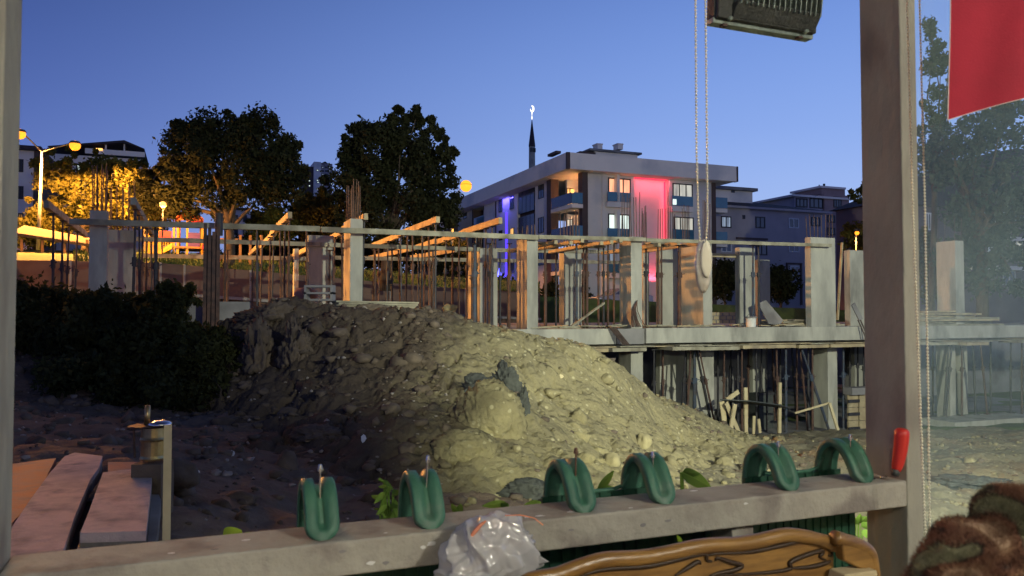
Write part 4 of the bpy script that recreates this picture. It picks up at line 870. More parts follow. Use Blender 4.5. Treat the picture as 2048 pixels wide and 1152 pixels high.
# ---- white apartment block with LED-lit corner
K = W(1134,300,70); R = Face(K, D2, -N2); LF = Face(K, N2, -D2)       # R: front, LF: flank running away; o outward
wb = thing('white_apartments', 'white apartment block with wide flat fascia, red and blue facade lighting and glass balconies', 'building', (K.x,K.y,EZ-1))
sRe = R.s_of(1473,340); zT = R.z_of(1134,304); zB = R.z_of(1134,337); sLe = LF.s_of(893,380)
zG = EZ-1.2; OI = -1.5
MB().fbox(R,0,sRe,0,-.25,zB,zT).build('fascia', M['white_wall'], wb)
MB().fbox(LF,.25,sLe,0,-.25,zB,zT).build('fascia', M['white_wall'], wb)
MB().fbox(R,-.03,.3,.03,-.2,zB-.01,zT+.01).build('corner_strip', M['brown_wall'], wb); MB().fbox(R,sRe,sRe+.2,.02,-.5,zB-.01,zT+.01).build('corner_strip', M['brown_wall'], wb)
MB().fbox(R,.3,sRe,-.25,-(sLe),zT-.25,zT-.05).build('roof', M['concrete_old'], wb)
MB().fbox(R,.3,sRe,-.25,-sLe,zB-.0,zB+.1).build('soffit', M['white_wall'], wb)
# main body walls (front face from the corner pillar to the dark edge)
s1176 = R.s_of(1176,400,OI); s1424 = R.s_of(1423,400,OI)
sRed0, sRed1 = R.s_of(1269,420,OI), R.s_of(1338,420,OI)
MB().fbox(R,s1176,sRed0-.01,OI,OI-.3,zG,zB).build('wall', M['white_wall'], wb); MB().fbox(R,sRed1+.01,s1424,OI,OI-.3,zG,zB).build('wall', M['white_wall'], wb)
MB().fbox(R,sRed0,sRed1,OI-.7,OI-1.0,zG,zB-.002).build('wall', M['white_wall'], wb)
for s in (sRed0-.16,sRed1+.01): MB().fbox(R,s,s+.15,OI-.01,OI-1.,zG+.01,zB-.004).build('reveal', M['white_wall'], wb)
MB().fbox(R,s1424,s1424+.45,OI+.1,OI-1,zG,zB).build('edge_pillar', M['brown_wall'], wb)
MB().fbox(R,s1424+.45,s1424+.5,OI-1,-14,zG,zB).build('wall', M['white_wall'], wb)
fb(R,1205,1213,345,620,OI+.12,OI,'white_wall',wb,'pilaster')
fb(R,1165,1176,338,640,OI+.55,OI-.3,'brown_wall',wb,'corner_pillar')
# flank
oL = OI
sP0, sP1 = LF.s_of(1102,420,oL+.5), LF.s_of(1095,420,oL+.5)
MB().fbox(LF,sP0,sP1+.2,oL+.5,oL-.3,zG,zB).build('corner_pillar', M['brown_wall'], wb)
def LW(x0,x1,o,m='white_wall',name='wall'): s0=LF.s_of(x0,430,o); s1=LF.s_of(x1,430,o); return MB().fbox(LF,s0,s1,o,o-.3,zG,zB).build(name, M[m], wb)
LW(1095,1070,oL); LW(1035,968,oL); LW(946,905,oL)
LW(1070,1035,oL-.4,'brown_wall'); LW(968,946,oL-1.3)
for y0,y1 in ((362,425),(432,475),(480,520)): 
    s0=LF.s_of(1069,430,oL); s1=LF.s_of(1037,430,oL); z0=LF.z_of(1050,y1,oL); z1=LF.z_of(1050,y0,oL); n=4
    for i in range(n): 
        a_=s0+(s1-s0)*i/n; MB().fbox(LF,a_+.05,a_+(s1-s0)/n-.05,oL+.03,oL-.3,z0,z1).build('stair_glass', M['glass_dark'], wb)
for (x0,x1,y0,y1,k) in ((1088,1077,367,395,'dark'),(1088,1077,433,465,'dark'),(1088,1077,500,530,'dark'),(1028,1020,390,417,'dark'),(1005,998,397,423,'dark'),(1028,1021,455,477,'amber'),(1005,998,460,480,'dark'),(958,951,415,438,'dark'),(1028,1020,520,545,'dark'),(934,927,420,436,'dark')):
    window(LF,x0,x1,y0,y1,oL if x0>=968 or x0<946 else oL-1.3,wb,k,1)
window(LF,966,949,402,430,oL-1.28,wb,'dim',2); fb(LF,968,946,430,446,oL,oL-.06,'glass_blue',wb,'balcony_glass'); fb(LF,970,945,446,450,oL+.05,oL-1.3,'white_wall',wb,'balcony_floor')
fb(LF,946,944,385,640,oL+.05,oL-1.3,'brown_wall',wb,'flank_pillar'); fb(LF,992,990,385,640,oL+.05,oL-.05,'brown_wall',wb,'flank_pillar')
# corner balconies
zf = [R.z_of(1142,404), R.z_of(1142,471), R.z_of(1142,538)]
sc0 = -.0; Bw = Face(K, D2, -N2)
for i, z in enumerate(zf):
    MB().hexa([Bw.pt(a_,o,zz) for zz in (z-.35,z) for a_,o in ((.9,-.9),(R.s_of(1166,400,-.9),-.9),(R.s_of(1166,400,-.9),-5.4),(.9,-5.4))]).build('balcony_floor', M['white_wall'], wb)
    MB().fbox(R,.95,R.s_of(1165,400,-.95),-.92,-.96,z+.05,z+1.05).build('balcony_glass', M['glass_blue'], wb)
    MB().fbox(LF,.95,LF.s_of(1103,400,-.95),-.92,-.96,z+.05,z+1.05).build('balcony_glass', M['glass_dark'], wb)
    MB().fbox(R,R.s_of(1134,400,-5.4),R.s_of(1176,400,-5.4)+1,-5.4,-5.7,z-.02,zB if i==0 else zf[i-1]-.35).build('wall', M['white_wall'], wb)
    MB().fbox(LF,.9,6,-5.6,-5.9,z-.02,zB if i==0 else zf[i-1]-.35).build('wall', M['white_wall'], wb)
    window_m(R,R.s_of(1133,400,-5.4),R.s_of(1146,400,-5.4),z+.1,z+2.2,-5.4,wb,('amber','dim','dark')[i],1)
lamp('balcony_light','POINT', R.pt(3.0,-3.2,zf[0]+1.5),(1,.42,.14),330,shadow_soft_size=.1)
wl = wall_lamp(1145,382,70,'glowing orange balcony lamp at the corner of the white apartments',M['sodium_soft'],.16); wl.parent=None
lamp('balcony_light','POINT', R.pt(3.2,-3.2,zf[1]+1.9),(1,.8,.6),25,shadow_soft_size=.1)
lc = MB().lathe(R.pt(3.0,-3.2,zf[0]+1.5),[(.03,.08),(.07,0),(.03,-.08)],8).build('balcony_bulb', M['sodium_soft'], wb)
# front windows with railings
for (x0,x1,y0,y1,k,mu,yr,ys) in ((1216,1261,355,402,'warm',2,383,403),(1216,1259,427,474,'white',2,456,475),(1217,1258,500,545,'cool',2,527,546),(1345,1385,366,411,'dim',2,391,412),(1347,1387,433,478,'dim',2,458,479),(1347,1387,502,545,'dark',2,525,546)):
    window(R,x0,x1,y0,y1,OI,wb,k,mu,fw=.11)
    fb(R,x0-.5,x1+1,yr,ys-1,OI+.6,OI+.55,'glass_blue',wb,'balcony_glass'); fb(R,x0-1,x1+2,ys,ys+10,OI+.62,OI,'white_wall',wb,'balcony_floor')
for (y0,y1) in ((394,415),(463,484),(532,552)):
    fb(R,1429,1455,y0,y1,OI-.6,OI-.65,'glass_blue',wb,'balcony_glass'); fb(R,1427,1455,y1+1,y1+9,OI-.6,OI-2,'white_wall',wb,'balcony_floor')
fb(R,1346,1353,398,409,OI+.66,OI+.62,WIN['white'],wb,'small_lit_sign')
# roof house and chimneys
PH = Face(R.pt(0,-9,0), D2, -N2)
fb(PH,1190,1275,300,316,0,-6,'white_wall',wb,'roof_house'); fb(PH,1180,1284,296,300,.4,-6.4,'concrete_old',wb,'roof_house_cap')
fb(PH,1160,1192,302,314,0,-5,'brown_wall',wb,'roof_house')
for x in (1195,1236): fb(PH,x,x+10,288,298,-1,-2,'white_wall',wb,'chimney'); fb(PH,x-1,x+11,286,288.5,-.95,-2.05,'white_wall',wb,'chimney_cap')
fb(PH,1112,1122,301,306,2,0,'brown_wall',wb,'chimney')
# LED lighting of the facade: strips that are seen, each with its own light
s0=sRed0+.15; s1=sRed1-.05
MB().fbox(R,s0,s1,OI-.25,OI-.33,zB-.08,zB-.02).build('led_strip', M['redled'], wb)
MB().fbox(R,sRed1-.12,sRed1-.04,OI-.58,OI-.66,EZ+1,zB-.15).build('led_strip', M['redled'], wb)
def strip(name, p, q, dirv, color, power, w=.12, spread=math.pi):
    d = bpy.data.lights.new(name,'AREA'); d.shape='RECTANGLE'; d.size=(q-p).length; d.size_y=w; d.color=color; d.energy=power; d.spread=spread
    o=bpy.data.objects.new(name,d); C.objects.link(o); o.location=(p+q)/2
    x=(q-p).normalized(); z=-dirv.normalized(); y=z.cross(x).normalized(); z=x.cross(y)
    o.matrix_world=Matrix.Translation((p+q)/2)@Matrix((x,y,z)).transposed().to_4x4(); return o
strip('red_strip_light', R.pt(s0,OI+.15,zB-.12), R.pt(s1,OI+.15,zB-.12), (N3*.35-UP), (1,.09,.15), 85)
strip('red_strip_light', R.pt(sRed1-.2,OI-.5,zB-.4), R.pt(sRed1-.2,OI-.5,EZ+1), (-D3+N3*.55), (1,.07,.14), 30)
strip('red_strip_light', R.pt(s0+.5,OI-.3,EZ+3.2), R.pt(s1-.5,OI-.3,EZ+3.2), (UP+N3*.3), (1,.07,.14), 70)
sb0=LF.s_of(1024,400,oL); sb1=LF.s_of(1002,400,oL); zbs=zB-.1
MB().fbox(LF,LF.s_of(1015,450,oL),LF.s_of(1012.5,450,oL),oL+.12,oL+.04,EZ+4.2,LF.z_of(1013,425,oL)).build('led_strip', M['blueled'], wb)
MB().lathe(LF.pt(LF.s_of(1014,545,oL),oL+.9,LF.z_of(1014,560,oL)), [(.12,0),(.26,.25),(.2,.7),(.05,1.3)], 12).build('floodlight', M['blueled_hot'], wb, smooth=True)
strip('blue_strip_light', LF.pt(sb0,oL+.4,zbs), LF.pt(sb1,oL+.4,zbs), (D3*.35-UP), (.10,.08,1), 110, w=.1)
lamp('blue_light','POINT', LF.pt(LF.s_of(1014,545,oL),oL+.9,EZ+3), (.08,.06,1), 150, shadow_soft_size=.15)

# ---- grey apartment block
GB = Face(W(1430,500,84), D2, -N2); gb = thing('grey_apartments', 'grey apartment block with a dark hipped roof and small white framed windows', 'building', W(1540,620,84))
z0g = EZ-1; s0=GB.s_of(1425,480); s1=GB.s_of(1652,480); zE = GB.z_of(1460,412)
MB().fbox(GB,s0,s1,0,-12,z0g,zE).build('wall', M['grey_wall'], gb)
rf=MB(); rf.hexa([GB.pt(s0,.6,zE),GB.pt(s1+.4,.6,zE),GB.pt(s1+.4,-12.6,zE),GB.pt(s0,-12.6,zE),GB.pt(s0+.5,-5,zE+1.5),GB.pt(s1-7,-5,zE+1.5),GB.pt(s1-7,-8,zE+1.5),GB.pt(s0+.5,-8,zE+1.5)]); rf.build('roof', M['roof_dark'], gb)
MB().fbox(GB,s0,s1+.4,.62,.5,zE-.25,zE-.01).build('eave', M['grey_wall'], gb)
for (x0,x1,y0,y1,k,fr) in ((1442,1462,432,455,'cool','frame_dark'),(1485,1490,430,438,'dark','frame_dark'),(1511,1530,433,456,'dark','frame_dark'),(1577,1597,436,456,'dark','frame_white'),(1442,1463,484,504,'dark','frame_white'),(1512,1534,484,510,'dark','frame_dark'),(1577,1598,486,504,'dark','frame_white'),(1442,1463,530,553,'dark','frame_white'),(1580,1598,531,553,'dark','frame_white'),(1622,1640,434,452,'dark','frame_dark'),(1622,1640,486,503,'dark','frame_dark')):
    window(GB,x0,x1,y0,y1,0.0,gb,k,1 if x1-x0>8 else 0,fr,.12)
for (x0,x1,y0,y1) in ((1474,1536,474,478),(1574,1605,525,528)): fb(GB,x0,x1,y0,y1,.15,0,'brown_wall',gb,'band')
fb(GB,1574,1577,528,610,.12,0,'brown_wall',gb,'band'); fb(GB,1602,1605,528,610,.12,0,'brown_wall',gb,'band'); fb(GB,1430,1455,463,484,.1,0,'glass_blue',gb,'balcony_glass'); fb(GB,1430,1463,530,553,.3,.25,'glass_blue',gb,'balcony_glass')
g2 = Face(GB.pt(0,-3,0), D2, -N2); fb(g2,1430,1505,376,412,0,-5,'white_wall',gb,'roof_house'); fb(g2,1426,1516,370,376,.6,-5.5,'concrete_old',gb,'roof_house_cap')
window(g2,1462,1469,376,385,0.0,gb,'dark',0)
# ---- distant block with stepped top
TB = Face(W(1640,400,125), D2, -N2); tb = thing('stepped_apartments', 'distant pinkish apartment block with a stepped glazed top floor', 'building', W(1645,600,125))
fb(TB,1590,1650,392,640,0,-10,'grey_wall',tb,'wall'); fb(TB,1650,1700,388,640,.3,-9,'pink_wall',tb,'wall'); fb(TB,1586,1702,388,392,.8,-10,'white_wall',tb,'roof_slab'); fb(TB,1643,1690,375,388,-1,-7,'pink_wall',tb,'roof_house'); fb(TB,1641,1692,371,375,-.5,-7.5,'white_wall',tb,'roof_house_cap')
for (x0,x1,y0,y1) in ((1592,1615,396,414),(1619,1646,394,416),(1667,1683,393,415),(1655,1670,430,445),(1655,1670,455,470),(1600,1612,430,446)): window(TB,x0,x1,y0,y1,.02 if x1<1650 else .32,tb,'dark',2,'frame_dark',.2)
MB().cyl(TB.pt(TB.s_of(1666,375),-3,TB.z_of(1666,371)),TB.pt(TB.s_of(1666,375),-3,TB.z_of(1666,364)),.1).build('antenna', M['prop_dark'], tb); MB().cyl(TB.pt(TB.s_of(1676,375),-3,TB.z_of(1676,371)),TB.pt(TB.s_of(1676,375),-3,TB.z_of(1676,362)),.2).build('antenna', M['prop_dark'], tb)
# ---- dark building behind the pane
DB = Face(W(1668,480,52), D2, -N2); db = thing('dark_apartments', 'dim reddish brown apartment block with dark gabled roof behind the shelter post and pane', 'building', W(1850,600,52))
s0=DB.s_of(1764,480); s1=DB.s_of(2150,480); ze=DB.z_of(1764,404)
MB().fbox(DB,s0,s1,0,-4.1,EZ-1.5,ze).build('wall', M['dark_wall'], db)
sm_=(s0+DB.s_of(1960,480)*1.0)/2+3.0
MB().prism([DB.pt(s0-.3,.5,ze-.1),DB.pt(sm_+5,.5,ze+4.6),DB.pt(s1,.5,ze+4.6),DB.pt(s1,.5,ze-.1)], N3*5).build('roof', M['roof_dark'], db)
for (x0,x1,y0,y1,k) in ((1850,1862,425,460,'dark'),(1955,1985,410,440,'cool'),(1990,2010,415,450,'cool'),(2025,2040,410,445,'cool'),(1975,1990,490,520,'cool'),(2020,2045,480,520,'dim'),(1900,1920,380,400,'dark'),(1990,2006,385,402,'warm'),(1850,1868,500,530,'dark'),(1905,1925,430,460,'dark'),(2005,2030,540,570,'dark')):
    window(DB,x0,x1,y0,y1,.0,db,k,1,'frame_white',.1)
for y in (470,530): fb(DB,1960,2060,y,y+8,.8,0,'white_wall',db,'balcony_floor')
# ---- left blocks
AB = Face(W(30,400,58), D2, -N2); ab = thing('pale_tower_block', 'pale block standing hard against the near shelter post behind the lamp pole', 'building', W(50,500,58))
fb(AB,-40,66,292,520,0,-8,'white_wall',ab,'wall'); fb(AB,66,79,300,520,.1,-8,'brown_wall',ab,'side_band'); fb(AB,-40,82,284,292,.6,-8,'roof_dark',ab,'roof')
for y in (318,372,426): window(AB,36,47,y,y+26,.0,ab,'amber' if y==426 else 'dark',1,'frame_dark',.1)
BB = Face(W(90,400,66), D2, -N2); bb = thing('attic_terrace_building', 'pale building with dark gabled roof over an attic terrace behind golden trees', 'building', W(190,500,66))
fb(BB,92,290,306,520,0,-9,'white_wall',bb,'wall'); fb(BB,170,290,296,306,.6,.4,'white_wall',bb,'parapet')
zr=BB.z_of(250,286); zl=BB.z_of(92,300)
bx0=BB.s_of(98,300); bx1=BB.s_of(250,290); bx2=BB.s_of(290,300)
MB().prism([BB.pt(bx0,.9,BB.z_of(98,296)),BB.pt(bx0+2,.9,BB.z_of(110,291)),BB.pt(bx1,.9,BB.z_of(245,284)),BB.pt(bx2,.9,BB.z_of(287,301)),BB.pt(bx1,.9,BB.z_of(245,289))], N3*8).build('roof', M['roof_dark'], bb)
for x in (210,247): fb(BB,x,x+3,288,306,.3,.1,'white_wall',bb,'terrace_post')
fb(BB,175,285,290,306,-2.5,-2.7,'brown_wall',bb,'attic_wall')
for (x0,x1,y0,y1,k) in ((121,130,331,347,'dim'),(134,144,331,342,'dim'),(152,164,327,342,'white'),(208,216,328,342,'dim'),(236,250,350,366,'dark'),(262,275,350,366,'dark'),(120,135,372,390,'dark')): window(BB,x0,x1,y0,y1,.0,bb,k,0,'frame_dark',.12)
fb(BB,192,205,296,300,.65,.6,M['sodium_soft'],bb,'terrace_light')
# ---- blocks glimpsed under the dark trees
for i,(x0,x1,y0,Y,lab) in enumerate(((462,500,418,90,'pale block glimpsed under the broad dark tree, lit stair strip'),(502,560,432,96,'dark grey block glimpsed between broad tree and olive tree'),(270,330,440,80,'pale block glimpsed through golden leaves over the play hut'))):
    f_ = Face(W(x0,500,Y), D2, -N2); g = thing('glimpsed_building', lab, 'building', W((x0+x1)/2,600,Y)); fb(f_,x0,x1,y0,600,0,-8,('white_wall','dark_wall','white_wall')[i],g,'wall'); fb(f_,x0-2,x1+2,y0-4,y0,.5,-8,'roof_dark',g,'roof')
    for k in range(2):
        for j in range(3): window(f_,x0+6+k*18,x0+14+k*18,y0+12+j*26,y0+26+j*26,.02,g,('dim','dark')[(k+j)%2],1,'frame_dark',.14)
# ---- row behind the lamp
RB = Face(W(905,500,95), D2, -N2); rb_ = thing('brown_row_building', 'brown and white building beyond the street lamp at the end of the flank', 'building', W(930,600,95))
fb(RB,860,916,415,610,0,-8,'brown_wall',rb_,'wall'); fb(RB,880,890,415,610,.1,0,'white_wall',rb_,'wall_strip'); 
for y in (440,470,505): window(RB,893,904,y,y+18,.02,rb_,'dim' if y==505 else 'dark',1,'frame_white',.2)
# ---- high-rise
HR = Face(W(628,400,420), D2, -N2); hr = thing('high_rise', 'far high-rise tower with scattered lit windows between the dark trees', 'building', W(640,600,420))
fb(HR,606,627,332,600,0,-20,'brown_wall',hr,'wall'); fb(HR,627,641,323,600,2,-18,'white_wall',hr,'stair_core'); fb(HR,641,664,326,600,.5,-20,'grey_wall',hr,'wall')
MB().prism([HR.pt(HR.s_of(641,326),.5,HR.z_of(641,327)),HR.pt(HR.s_of(650,326),.5,HR.z_of(650,323)),HR.pt(HR.s_of(666,336),.5,HR.z_of(664,334)),HR.pt(HR.s_of(664,340),.5,HR.z_of(664,345))], N3*18).build('curved_roof', M['roof_dark'], hr)
r = random.Random(3)
for i in range(9):
    for j,x in enumerate((643,650,657)): window(HR,x,x+5,333+i*7,336.5+i*7,.55,hr,'cool' if r.random()<.45 else 'dark',0,'frame_dark',.3)
for (x,y) in ((633,339),(633,359),(634,363),(633,376),(643,354),(648,359),(653,364),(662,366),(643,374),(648,376),(617,360),(617,370)): window(HR,x,x+4,y,y+3,2.05 if 627<=x<641 else (.6 if x>640 else .05),hr,'white',0,'frame_dark',.2)
# ---- minaret
ms = 170; mn = thing('minaret', 'slim stone minaret with a dark pointed cap and lit golden finial', 'minaret', W(1064,520,ms))
c_ = W(1064,340,ms); k_ = ms/F
MB().lathe(Vector((c_.x,c_.y,EZ)), [(7*k_,0),(6.6*k_,W(1064,345,ms).z-EZ),(6.2*k_,W(1064,293,ms).z-EZ)], 12).build('shaft', M['concrete'], mn)
MB().lathe(Vector((c_.x,c_.y,W(1064,294,ms).z)), [(6.6*k_,0),(6.8*k_,.3),(6.0*k_,1),(.5*k_,(294-238)*k_)], 12).build('spire', M['roof_dark'], mn)
for i in range(3): th=-1.9+.7*i; MB().box((c_.x+6.2*k_*math.cos(th),c_.y+6.2*k_*math.sin(th),W(1064,301,ms).z),(.35,.35,.9),th).build('opening', M['black'], mn)
fz = W(1064,238,ms).z
MB().lathe(Vector((c_.x,c_.y,fz-.2)), [(.5*k_,0),(1.2*k_,.5),(.4*k_,1.0),(1.0*k_,1.4),(.3*k_,1.8)], 8).build('finial', M['finial'], mn)
pts=[]; 
for i in range(13): th=math.radians(-80+160*i/12*2.0-0); 
arc=[Vector((c_.x+.33*math.cos(t)*1.0, c_.y, fz+1.7+.55+ .62*math.sin(t))) for t in [math.radians(120-300*i/12) for i in range(13)]]
MB().tube(arc, lambda q: .05+.16*math.sin(math.pi*q), 6).build('crescent', M['finial'], mn)
# ---- car and bits glimpsed through the columns
def car(px,py,Y,label,m,ln=4.2):
    f_ = Face(W(px,py,Y), D2, -N2); g = thing('parked_car', label, 'car', W(px,py,Y)); z=EZ-.02+ (W(px,py,Y).z-EZ)
    prof=[(0,.35),(.05,.75),(1.0,.9),(1.6,1.35),(3.0,1.38),(3.7,.95),(4.15,.85),(4.2,.4)]
    MB().prism([f_.pt(a,0,z+h) for a,h in prof], N3*1.65).build('body', M[m], g, bevel=.06)
    MB().prism([f_.pt(a,.012,z+h) for a,h in ((1.2,.93),(1.68,1.27),(2.95,1.3),(3.45,.95))], N3*1.674).build('windows', M['pane'], g)
    for a in (.8,3.4):
        for o in (.01,-1.66):
            w=MB().cyl(f_.pt(a,o+.0,z+.32), f_.pt(a,o-.18 if o>0 else o+.18,z+.32), .32,.32,16).build('wheel', M['black'], g)
M['car_paint']=mat('car_paint',(.35,.37,.40),None,1,.25,metal=.4,spec=.7); M['car_dark']=mat('dark_car_paint',(.05,.05,.06),None,1,.25,metal=.3,spec=.7)
car(1198,616,52,'silver hatchback parked behind the props near the white apartments','car_paint')
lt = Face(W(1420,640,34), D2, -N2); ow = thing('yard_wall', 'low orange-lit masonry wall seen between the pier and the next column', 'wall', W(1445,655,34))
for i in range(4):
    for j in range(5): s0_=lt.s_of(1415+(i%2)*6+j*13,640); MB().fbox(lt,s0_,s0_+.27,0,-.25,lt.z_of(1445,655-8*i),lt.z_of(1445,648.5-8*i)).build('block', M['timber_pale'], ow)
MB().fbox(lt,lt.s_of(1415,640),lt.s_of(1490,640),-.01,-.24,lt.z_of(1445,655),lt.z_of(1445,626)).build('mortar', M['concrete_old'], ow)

# ================================================================== the shelter we look out of
DE = math.sqrt(D2[0]**2+D2[1]**2)
a_, _ = ratios(1814, 961); YA = 1.6; A0 = Vector((a_*YA, YA, 0))          # inner corner of the post beside the rail's end
RS = Face(A0, D2, -N2)                                                    # s along the rail, o towards us, o=0 the inner face
ZR = W(1814, 961, YA).z; RH = .052; RD = .106
zRoof = 2.75
shelter = thing('garden_shelter', 'painted steel frame of the open shelter with its rail, posts and roof', 'shelter', (A0.x, A0.y, 0))
sPL = RS.s_of(33, 600, -RD)
pw_ = RS.s_of(1846, 900) 
def post(s0, s1, name='post', z0=-.0, z1=zRoof): return MB().fbox(RS, s0, s1, 0, -RD, z0, z1).build(name, M['steel_post'], shelter, bevel=.0035)
post(.001, pw_+.0)
post(sPL-.075, sPL)
MB().fbox(RS, sPL+.001, -.0005, .001, -RD+.001, ZR-RH, ZR).build('rail', M['steel_rail'], shelter, bevel=.004)
MB().fbox(RS, RS.s_of(1464,1066,-.02), RS.s_of(1508,1066,-.02), -.02, -RD+.02, 0, ZR-RH-.001).build('rail_support', M['steel_post'], shelter, bevel=.003)
MB().fbox(RS, sPL-.5, 4.2, .05, -RD-.05, zRoof, zRoof+.12).build('top_beam', M['steel_post'], shelter)
MB().fbox(RS, sPL-1.0, 4.2, 4.2, -.75, zRoof+.13, zRoof+.17).build('roof', M['concrete_old'], shelter)
MB().fbox(RS, sPL-1.0, 4.2, 4.2, -.12, -.12, -.002).build('deck_floor', M['timber'], shelter)
MB().fbox(RS, sPL-1.0, 4.2, 4.2, 4.0, 0, zRoof+.12).build('back_wall', M['concrete'], shelter)
MB().fbox(RS, sPL-1.1, sPL-1.0, 4.2, 1.8, 0, zRoof+.12).build('side_wall', M['concrete'], shelter)
r = random.Random(12)
for i in range(26):                            # chipped and splashed paint on the rail
    s_ = sPL + (0-sPL)*r.random(); onf = r.random() < .35; k_ = r.uniform(.0015,.005); c0 = RS.pt(s_, -r.uniform(.01,.09), ZR+.0004) if not onf else RS.pt(s_, .0014, ZR-r.uniform(.006,.045))
    ax = UP if onf else -N3; pts = [c0 + D3*k_*r.uniform(.8,2.4)*math.cos(t) + ax*k_*r.uniform(.5,1)*math.sin(t) for t in [j*math.pi/4 for j in range(8)]]
    MB().prism(pts, (-N3 if onf else UP)*.0004).build('paint_splash', M['white'] if r.random()<.45 else M['concrete_old'], shelter)
# ceiling light of the shelter, behind us
cl = thing('ceiling_light', 'tube light fixed under the shelter roof', 'ceiling light', (2.3,-.9,zRoof))
MB().box((2.3,-.9,zRoof-.02),(1.3,.16,.05)).build('housing', M['white'], cl); MB().cyl((1.7,-.9,zRoof-.08),(2.9,-.9,zRoof-.08),.03,.03,12).build('tube', M['tube'], cl)
lamp('tube_light','POINT',(2.3,-.9,zRoof-.2),(1,.95,.78),205,shadow_soft_size=.12)
c2_ = thing('ceiling_light', 'second tube light added unseen under the shelter roof near the corner', 'ceiling light', (-.3,-1.8,zRoof))
MB().box((-.3,-1.8,zRoof-.02),(1.3,.16,.05)).build('housing', M['white'], c2_); MB().cyl((-.9,-1.8,zRoof-.08),(.3,-1.8,zRoof-.08),.03,.03,12).build('tube', M['tube'], c2_)
lamp('tube_light','POINT',(-.3,-1.8,zRoof-.2),(1,.92,.74),55,shadow_soft_size=.12)  # added light, lifts the left post and warms the shaded ground

# green moulded panels hung over the rail ---------------------------------
def hook_mesh(sc, w=.052, par=None, rot=0):
    path = [(-.118,-.10),(-.118,-.03),(-.117,.005),(-.113,.035),(-.103,.060),(-.086,.078),(-.066,.085),(-.046,.079),(-.030,.066),(-.018,.048),(-.010,.032),(-.003,.016),(.003,.002),(.006,-.006)]
    path = [(-.013+(o-.009)*(.95 if o<.05 else 1), z*.84 if z>0 else z) for o,z in path]; path[0] = (path[0][0], -.05)
    # smooth the path
    P = [Vector((o,0,z)) for o,z in path]; Q = []
    for i in range(len(P)-1):
        p0 = P[max(i-1,0)]; p1 = P[i]; p2 = P[i+1]; p3 = P[min(i+2,len(P)-1)]
        for k in range(4):
            t = k/4; Q.append(.5*((2*p1)+(p2-p0)*t+(2*p0-5*p1+4*p2-p3)*t*t+(3*p1-p0-3*p2+p3)*t**3))
    Q.append(P[-1]); n = len(Q); V = []; Fq = []
    L_ = [0]
    for i in range(1,n): L_.append(L_[-1]+(Q[i]-Q[i-1]).length)
    tot = L_[-1]
    for i, q in enumerate(Q):
        t = (Q[min(i+1,n-1)]-Q[max(i-1,0)]).normalized(); nrm = Vector((-t.z,0,t.x))      # outward (up over the arch)
        if nrm.z < 0 and 0: nrm = -nrm
        rem = tot-L_[i]; hw = w/2; e = 1.0
        if rem < hw: e = math.sqrt(max(1-((hw-rem)/hw)**2, .02))
        g = min(max((rem-hw*.55)/.012,0),1)                                             # groove dies out before the tip
        top=.003; cs=[(-1,-.013*e),(-1,.0),(-.9,top),(-.30,top),(-.20,top-.010*g),(.20,top-.010*g),(.30,top),(.9,top),(1,.0),(1,-.013*e),(.88,-.013*e),(.86,-.005),(.30,-.005-.006*g),(-.30,-.005-.006*g),(-.86,-.005),(-.88,-.013*e)]
        for u, h in cs:
            p = RS.pt(sc+u*hw*e, 0, 0); off = -N3*(q.x+nrm.x*h); V.append(tuple(Vector((p.x,p.y,ZR))+off+UP*(q.z+nrm.z*h+.004)))
    m = 16
    for i in range(n-1):
        for j in range(m): a=i*m+j; b=i*m+(j+1)%m; Fq.append((a,a+m,b+m,b))
    Fq.append(tuple(range(m))); Fq.append(tuple((n-1)*m+j for j in reversed(range(m))))
    b = MB(); b.v = V; b.f = Fq
    o = b.build('hook', M['green'], par, smooth=True); return o
def screw(sc, o_, par, lean=(0,0), h=.028, m='chrome', nm='screw'):
    p = RS.pt(sc, o_, ZR+.0); t = Vector((lean[0],lean[1],1)).normalized(); a = p; q = p + t*(.074+h)
    b = MB(); b.cyl(a, q, .0016, .0016, 8); b.cyl(q-t*.006, q-t*.002, .0045, .0045, 10); b.cyl(q-t*.002, q+t*.004, .0036, .003, 8); b.build(nm, M[m], par)
def hooksc(px, py, o_=-.055): return RS.s_of(px, py, o_)
panels = [((640,1000),(850,985),'nearest the shelter corner with lime leaf',(372,905)), ((1150,960),(1308,940),'behind the plastic bag end of the bench',(905,1405)), ((1556,925),(1703,905),'next to the post with the red handle',(1405,1706))]
SCW = [((.0,.0),.026,'chrome'),((.05,-.0),.028,'chrome'),((.02,.01),.024,'rustbrown'),((-.01,0),.006,'chrome'),((.01,.0),.008,'chrome'),((0,0),.010,'chrome')]
